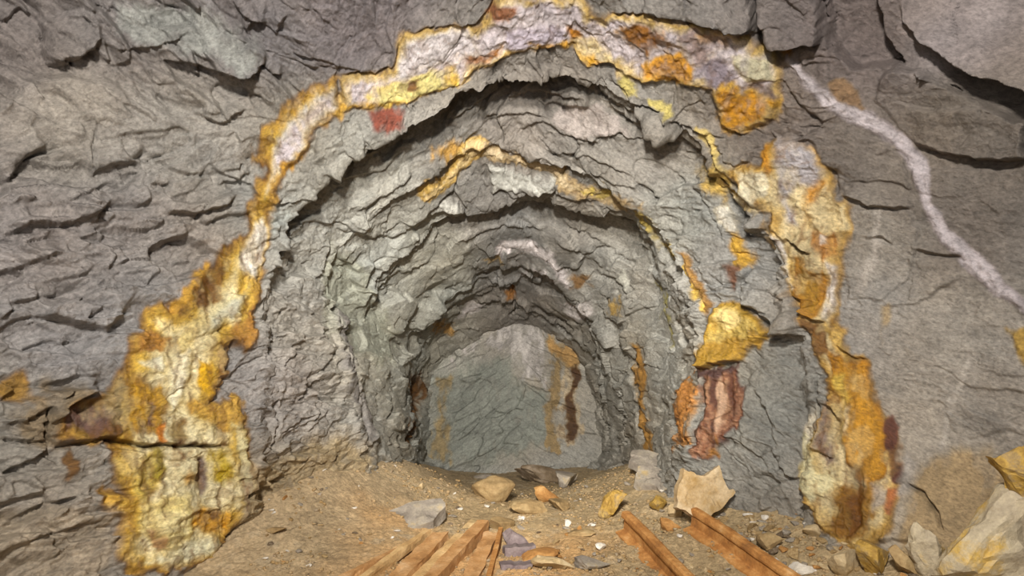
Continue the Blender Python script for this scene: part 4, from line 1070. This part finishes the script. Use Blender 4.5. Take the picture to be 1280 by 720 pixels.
stone('boulder', 617, 629, (.41, .34, .25), M_TAN, 'rounded tan boulder in the middle of the drift before the far face', 11, (0, 5, 10), .12, 4, 10, 1.5, rough=.05)
stone('rock', 676, 604, (.62, .4, .22), M_DARK, 'dark brown flat rock lying against the far face', 12, (0, 4, 12), .1, 4, 8)
stone('rock', 711, 609, (.30, .3, .22), M_GREY, 'blue grey angular rock right of the dark flat rock at the far face', 13, (0, -10, 20), .1, 3, 7)
stone('rock', 602, 600, (.30, .25, .10), M_GREY, 'low grey rock half buried left of the dark rock at the far face', 14, (0, 0, 0), .3, 3, 7)
stone('rock', 682, 627, (.30, .28, .17), M_ORANGE, 'orange tan rock just right of the rounded boulder', 15, (0, 12, 30), .15, 3, 8)
stone('rock', 660, 646, (.32, .26, .14), M_TAN, 'flat topped tan rock in front of the orange tan rock', 16, (0, 4, 10), .2, 3, 8)
stone('rock', 700, 640, (.20, .2, .10), M_TAN, 'small tan rock beside the flat topped tan rock', 17, (0, 4, 40), .25, 3, 8)
stone('rock', 765, 650, (.25, .22, .21), M_YELLOW, 'bright yellow crusted rock standing alone on the right of the rubble', 18, (0, -25, 20), .1, 4, 9, rough=.06)
stone('rock', 823, 647, (.14, .12, .13), M_YELLOW, 'small yellow rock below the pale leaning slab', 19, (0, -20, 10), .1, 3, 9)
stone('rock', 838, 664, (.15, .13, .09), M_ORANGE, 'small orange rock by the top end of the right hand rail', 20, (0, 10, 10), .15, 3, 9)
stone('rock', 846, 652, (.13, .12, .10), M_PALE, 'small pale rock between the orange rock and the leaning slab', 21, (0, 30, 10), .1, 3, 8)
stone('rock', 645, 684, (.26, .10, .10), M_PURPLE, 'purple grey splinter of rock at the far end of the rails', 28, (0, 25, -35), .1, 3, 8)
stone('rock', 627, 665, (.20, .14, .10), M_TAN, 'blocky tan rock behind the purple grey splinter', 29, (0, 10, 10), .2, 3, 8)
stone('rock', 590, 660, (.18, .16, .08), M_TAN, 'low tan rock left of the purple grey splinter', 30, (0, 0, 20), .3, 3, 8)
stone('rock_slab', 676, 707, (.26, .2, .08), M_ORANGE, 'orange tan flat slab between the wood and the right rails', 31, (0, -14, 20), .15, 3, 8, cat='rock slab')
stone('rock', 690, 722, (.26, .2, .10), M_PALE, 'pale rock at the bottom edge in front of the orange flat slab', 32, (0, 4, 0), .25, 3, 8)
stone('rock', 725, 672, (.22, .12, .05), M_TAN, 'thin tan stone plate left of the middle rail', 33, (0, -5, 5), .2, 3, 8)
stone('rock', 741, 722, (.22, .16, .08), M_GREY, 'grey flat rock at the bottom edge left of the middle rail', 34, (0, 4, 0), .25, 3, 8)
stone('rock', 709, 659, (.055, .05, .055), M_WHITE, 'small white stone in front of the bright yellow rock', 35, (0, 30, 0), .1, 2, 9)
stone('rock', 751, 693, (.075, .05, .05), M_WHITE, 'white square stone left of the middle rail', 36, (0, 5, 0), .1, 2, 7)
stone('rock', 724, 670, (.035, .03, .07), M_ORANGE, 'tiny orange upright stone left of the bright yellow rock', 37, (0, 0, 0), .1, 2, 7)
stone('rock', 921, 676, (.075, .05, .055), M_WHITE, 'white pebble to the right of the right hand rail', 38, (0, 10, 30), .1, 2, 9, .5)
stone('rock', 1000, 724, (.15, .12, .07), M_WHITE, 'white rock at the bottom edge right of the rails', 39, (0, 0, 10), .1, 3, 9)
stone('rock', 1092, 724, (.22, .2, .19), M_YELLOW, 'ochre block at the foot of the lower right vein', 40, (0, 6, 10), .1, 4, 8)
stone('rock', 1056, 724, (.20, .16, .16), M_PALE, 'pale block left of the ochre block at the bottom edge', 41, (0, 20, 10), .1, 3, 8)
stone('rock', 1130, 722, (.16, .14, .16), M_TAN, 'tan rock right of the ochre block at the bottom edge', 42, (0, 6, 30), .1, 3, 8)
stone('rock', 960, 700, (.18, .14, .11), M_TAN, 'sharp tan rock in the rubble right of the rails', 43, (0, 25, 30), .15, 3, 8)
stone('rock', 1015, 680, (.14, .12, .09), M_PALE, 'pale chipped rock behind and right of the sharp tan rock', 44, (0, 15, 60), .2, 3, 8)
stone('rock', 975, 618, (.10, .10, .12), M_GREY, 'small grey block at the foot of the right tunnel wall', 45, (0, 0, 10), .15, 3, 8)
stone('rock', 945, 622, (.16, .10, .16), M_GREY, 'grey shard leaning against the right tunnel wall', 46, (-15, 25, 10), .15, 3, 7)
stone('boulder', 1240, 748, (.46, .42, .56), M_BOULDER, 'big pale boulder with yellow streaks in the bottom right corner', 47, (0, 8, 30), .1, 4, 11, .0, rough=.07)
stone('boulder', 1158, 726, (.17, .20, .30), M_BOULDER, 'tan boulder wedged left of the big pale boulder', 48, (0, -12, 0), .1, 4, 9, .1, rough=.06)
yr = bpy.data.objects.new('rock', stone_mesh('rock', (.26, .24, .34), 49, M_YELLOW, 10, .07, 4))
yr.location = world_pt(1280, 590, 2.95).tolist()
yr.rotation_euler = (0, .12, .3)
COL.objects.link(yr)
tag(yr, 'yellow crusted rock at the right edge resting on the big pale boulder', 'rock')
stone('rock', 346, 672, (.14, .10, .04), M_TAN, 'thin tan stone flake on the left sand bank beside the yellow vein', 50, (0, -6, 0), .2, 3, 9)
stone('rock', 526, 612, (.06, .06, .06), M_PALE, 'small pale stone left of the rounded boulder', 51, (0, 0, 0), .1, 2, 9)

plate('rock_slab', [(846, 622), (848, 606), (860, 574), (868, 578), (879, 583), (890, 582), (905, 572), (910, 590), (917, 603), (926, 606), (912, 618), (888, 636), (876, 641), (862, 630)],
      (880, 645), .06, 12, M_SLAB, 'large pale tan slab leaning on the right rubble bank', 24, 8, lift=.03, y=4.42)
plate('rock_slab', [(793, 578), (802, 566), (838, 572), (848, 584), (838, 592), (812, 588)], (822, 596), .08, 58, M_GREY, 'flat grey slab highest on the right rubble bank', 23, 4)
plate('rock_slab', [(794, 604), (800, 590), (830, 594), (842, 612), (840, 624), (822, 612)], (820, 620), .08, 58, M_GREY, 'grey slab just below the highest flat slab', 26, -8)
plate('rock_slab', [(474, 652), (478, 642), (512, 634), (548, 632), (556, 640), (540, 654), (500, 660), (476, 659)], (514, 662), .10, 62, M_GREY, 'long flat grey slab left of the track', 27, 4)
# pebbles and chips of the rubble
rng = random.Random(5)
chips = [('chip', stone_mesh('rock_chip', (1, .8, .6), 100 + k, [M_TAN, M_GREY, M_PALE, M_ORANGE, M_TAN, M_DARK, M_GREY, M_WHITE][k % 8], 9, .04, 2)) for k in range(16)]
BARS = [((781, 666), (832, 722), 30), ((864, 662), (948, 722), 30), ((604, 664), (552, 722), 26), ((626, 668), (613, 722), 14), ((551, 676), (508, 722), 24),
        ((535, 672), (468, 722), 14), ((520, 684), (440, 724), 14), ((578, 674), (531, 722), 22), ((614, 672), (592, 722), 22), ((650, 690), (645, 722), 26)]
AREAS = [((880, 1060, 640, 722), 120, .045, .11, 'rock chip lying in the rubble right of the right hand rail', 'rubble right of the rails'),
         ((690, 880, 600, 720), 75, .03, .08, 'rock chip lying on the sand around the yellow crusted rock', 'rubble between wall and rails'),
         ((330, 500, 580, 715), 55, .02, .06, 'stone chip on the sandy bank left of the track', 'chips on the left bank'),
         ((530, 700, 610, 720), 70, .03, .08, 'small rock chip among the rails and wood in the middle', 'chips in the track'),
         ((1060, 1180, 660, 722), 22, .04, .10, 'rock chip below the lower right vein', 'rubble at the right wall foot')]
for (u0, u1, v0, v1), n, s0, s1, label, group in AREAS:
    for _ in range(n):
        u, v = rng.uniform(u0, u1), rng.uniform(v0, v1)
        if any(abs(u - (a[0] + (b[0] - a[0]) * (v - a[1]) / (b[1] - a[1]))) < w and v > a[1] - 12 for a, b, w in BARS):
            continue
        x, y = ground_at(u, v)
        s = rng.uniform(s0, s1) * rng.uniform(.6, 1)
        o = bpy.data.objects.new('rock_chip', rng.choice(chips)[1])
        o.scale = (s, s * rng.uniform(.7, 1), s * rng.uniform(.5, 1))
        o.location = (x, y, floor_z(x, y) + s * 0.12)
        o.rotation_euler = (rng.uniform(-.4, .4), rng.uniform(-.4, .4), rng.uniform(0, 6.28))
        COL.objects.link(o)
        tag(o, label, 'rock', group)

# gravel: thousands of tiny stones that nobody could count, one object
def gravel(n, seed):
    rg = np.random.RandomState(seed)
    t = (1 + 5 ** .5) / 2
    iv = np.array([(-1, t, 0), (1, t, 0), (-1, -t, 0), (1, -t, 0), (0, -1, t), (0, 1, t), (0, -1, -t), (0, 1, -t), (t, 0, -1), (t, 0, 1), (-t, 0, -1), (-t, 0, 1)]) / 1.9
    it = np.array([(0, 11, 5), (0, 5, 1), (0, 1, 7), (0, 7, 10), (0, 10, 11), (1, 5, 9), (5, 11, 4), (11, 10, 2), (10, 7, 6), (7, 1, 8),
                   (3, 9, 4), (3, 4, 2), (3, 2, 6), (3, 6, 8), (3, 8, 9), (4, 9, 5), (2, 4, 11), (6, 2, 10), (8, 6, 7), (9, 8, 1)])
    y = 3.2 * (7.2 / 3.2) ** rg.rand(n)
    x = rg.uniform(-1, 1, n) * np.clip(.9 * y, 1.2, 2.0)
    pts = np.stack([x, y, floor_base(x, y)], -1).astype(F32)
    dens = fbm(pts, .35, 3, seed) + 0.35 * (x > .3) - 0.1
    pts, x, y = pts[dens > 0], x[dens > 0], y[dens > 0]
    z = pts[:, 2] + 0.8 * floor_relief(pts)[0]
    m = len(pts)
    size = 0.004 + 0.016 * rg.rand(m) ** 2.6
    V = iv[None] * (1 + .3 * rg.normal(size=(m, 12, 1)))
    V = V * size[:, None, None] * np.array([1, .85, .6])
    a = rg.uniform(0, 6.28, m)
    c, sn = np.cos(a)[:, None], np.sin(a)[:, None]
    V = np.stack([V[..., 0] * c - V[..., 1] * sn, V[..., 0] * sn + V[..., 1] * c, V[..., 2]], -1)
    V += np.stack([x, y, z + size * .25], -1)[:, None]
    T = (it[None] + 12 * np.arange(m)[:, None, None]).reshape(-1, 3)
    me = bpy.data.meshes.new('gravel')
    V = V.reshape(-1, 3)
    me.vertices.add(len(V)); me.vertices.foreach_set('co', V.astype(F32).ravel())
    me.loops.add(T.size); me.loops.foreach_set('vertex_index', T.astype(np.int32).ravel())
    me.polygons.add(len(T)); me.polygons.foreach_set('loop_start', np.arange(0, T.size, 3, dtype=np.int32))
    me.update(calc_edges=True)
    me.materials.append(M_GRAVEL)
    o = bpy.data.objects.new('gravel', me)
    COL.objects.link(o)
    o['kind'] = 'stuff'
    o['label'] = 'fine gravel strewn over the sandy floor'
    o.parent = flo
M_GRAVEL = stone_material('gravel', [(.30, '#75623f'), (.42, '#957a50'), (.52, '#a08864'), (.62, '#8a7c68'), (.74, '#b8a67e')], 14, .85, .25, .2)
gravel(9000, 71)

# ---------------------------------------------------------------- rails and timber of the old track
M_RUST = stone_material('rusty_iron', [(.28, '#7a5430'), (.45, '#a4703a'), (.6, '#bc8a50'), (.75, '#cca878')], 9, .8, .3, .4)
M_WOOD = stone_material('muddy_timber', [(.28, '#86603a'), (.46, '#b08352'), (.6, '#c29868'), (.75, '#d0b088')], 6, .85, .2, .4)
M_GREYWOOD = stone_material('sand_covered_timber', [(.28, '#a07c50'), (.5, '#c4a06c'), (.7, '#d6b684')], 6, .85, .2, .4)

def sweep(name, profile, path, mat, seed, rough=.003, smooth_=False):
    """a bar of constant section along a path of points"""
    prof = np.array(profile, float)
    pth = np.array(path, float)
    n_st = 40
    t = np.linspace(0, 1, n_st)
    seg = np.r_[0, np.cumsum(np.linalg.norm(pth[1:] - pth[:-1], axis=1))]
    pts = np.stack([np.interp(t * seg[-1], seg, pth[:, k]) for k in range(3)], -1)
    V, Fc = [], []
    m = len(prof)
    for k, p in enumerate(pts):
        d = pts[min(k + 1, n_st - 1)] - pts[max(k - 1, 0)]
        d /= np.linalg.norm(d)
        s = np.cross(d, (0, 0, 1)); s /= np.linalg.norm(s)
        up = np.cross(s, d)
        for a, b in prof:
            V.append(p + s * a + up * b)
    V = np.array(V)
    W = (V * np.array([1, .18, 1])).astype(F32)
    V += rough * np.stack([vnoise(W, .03, seed + k) + .6 * vnoise(V.astype(F32), .25, seed + 5 + k) for k in range(3)], -1)
    for k in range(n_st - 1):
        for j in range(m):
            a, b = k * m + j, k * m + (j + 1) % m
            Fc.append((a, b, b + m, a + m))
    Fc.append(tuple(range(m))[::-1])
    Fc.append(tuple(range((n_st - 1) * m, n_st * m)))
    c = pts[0].copy()
    me = bpy.data.meshes.new(name)
    me.from_pydata((V - c).tolist(), [], Fc)
    me.materials.append(mat)
    bmx = bmesh.new(); bmx.from_mesh(me)
    bmesh.ops.recalc_face_normals(bmx, faces=bmx.faces)
    bmx.to_mesh(me); bmx.free()
    o = bpy.data.objects.new(name, me)
    o.location = c
    COL.objects.link(o)
    return o

def subdiv_box(w, h, n=3):
    """rectangle section with extra points so that wear can round it"""
    p = []
    for a, b in (((-w / 2, 0), (w / 2, 0)), ((w / 2, 0), (w / 2, h)), ((w / 2, h), (-w / 2, h)), ((-w / 2, h), (-w / 2, 0))):
        for k in range(n):
            s = k / n
            p.append((a[0] + (b[0] - a[0]) * s, a[1] + (b[1] - a[1]) * s))
    return p

RAIL = [(-.045, 0), (.045, 0), (.045, .008), (.010, .018), (.007, .022), (.007, .062), (.020, .068), (.022, .076), (.020, .090), (.010, .094),
        (-.010, .094), (-.020, .090), (-.022, .076), (-.020, .068), (-.007, .062), (-.007, .022), (-.010, .018), (-.045, .008)]

def bar(name, a, b, profile, mat, label, cat, seed, lift=0.0, group=None, rough=.0022, far_lift=0.0, run_on=.5):
    """a and b: survey pixels of the ends on the floor; the near end runs on under the frame"""
    (xa, ya), (xb, yb) = ground_at(*a), ground_at(*b)
    za, zb = float(floor_base(xa, ya)) + 0.8 * 0.01, float(floor_base(xb, yb)) + 0.8 * 0.01
    pa, pb = np.array([xa, ya, za + lift + far_lift]), np.array([xb, yb, zb + lift])
    e = pb + (pb - pa) * run_on
    o = sweep(name, profile, [pa, (pa + pb) / 2 + np.array([.004, 0, .004]), pb, e], mat, seed, rough)
    return tag(o, label, cat, group)

RAIL = [(a * 1.5, b * 1.7) for a, b in RAIL]
bar('rail', (781, 666), (832, 722), RAIL, M_RUST, 'rusty rail at the left of the right hand pair', 'rail', 601, -.012)
bar('rail', (864, 662), (948, 722), RAIL, M_RUST, 'rusty rail at the right of the right hand pair', 'rail', 611, -.012)
bar('timber_beam', (604, 664), (552, 722), subdiv_box(.085, .085), M_WOOD, 'squared orange beam with a dark side in the middle of the loose timber', 'timber', 621, -.015, rough=.006)
bar('iron_bar', (626, 668), (613, 722), subdiv_box(.03, .05), M_RUST, 'narrow iron strip right of the squared orange beam', 'iron bar', 631, -.005)
bar('plank', (551, 676), (508, 722), subdiv_box(.11, .05), M_WOOD, 'broad muddy plank left of the squared orange beam', 'plank', 641, .0, rough=.008)
bar('timber_pole', (535, 672), (468, 722), subdiv_box(.045, .05), M_GREYWOOD, 'thin sandy timber pole left of the broad plank', 'timber', 651, .0, rough=.006)
bar('timber_pole', (520, 684), (440, 724), subdiv_box(.035, .045), M_WOOD, 'outermost thin pole on the left of the track', 'timber', 661, -.005, rough=.006)
bar('plank', (578, 674), (531, 722), subdiv_box(.10, .035), M_GREYWOOD, 'sand covered board between the broad plank and the squared beam', 'plank', 671, -.005, rough=.008)
bar('plank', (614, 672), (592, 722), subdiv_box(.10, .035), M_WOOD, 'orange muddy board right of the squared orange beam', 'plank', 681, -.005, rough=.008)
# cross sleepers
def sleeper(u0, v0, u1, v1, label, seed, mat, w=.10, h=.06):
    (xa, ya), (xb, yb) = ground_at(u0, v0), ground_at(u1, v1)
    a = np.array([xa, ya, float(floor_base(xa, ya)) - .01]); b = np.array([xb, yb, float(floor_base(xb, yb)) - .01])
    o = sweep('sleeper', subdiv_box(w, h), [a, (a + b) / 2, b], mat, seed, .007)
    return tag(o, label, 'sleeper')
sleeper(630, 694, 668, 690, 'short purple brown sleeper end right of the iron strip', 691, M_PURPLE)
sleeper(626, 716, 664, 713, 'nearer purple brown sleeper end at the bottom edge', 701, M_PURPLE)
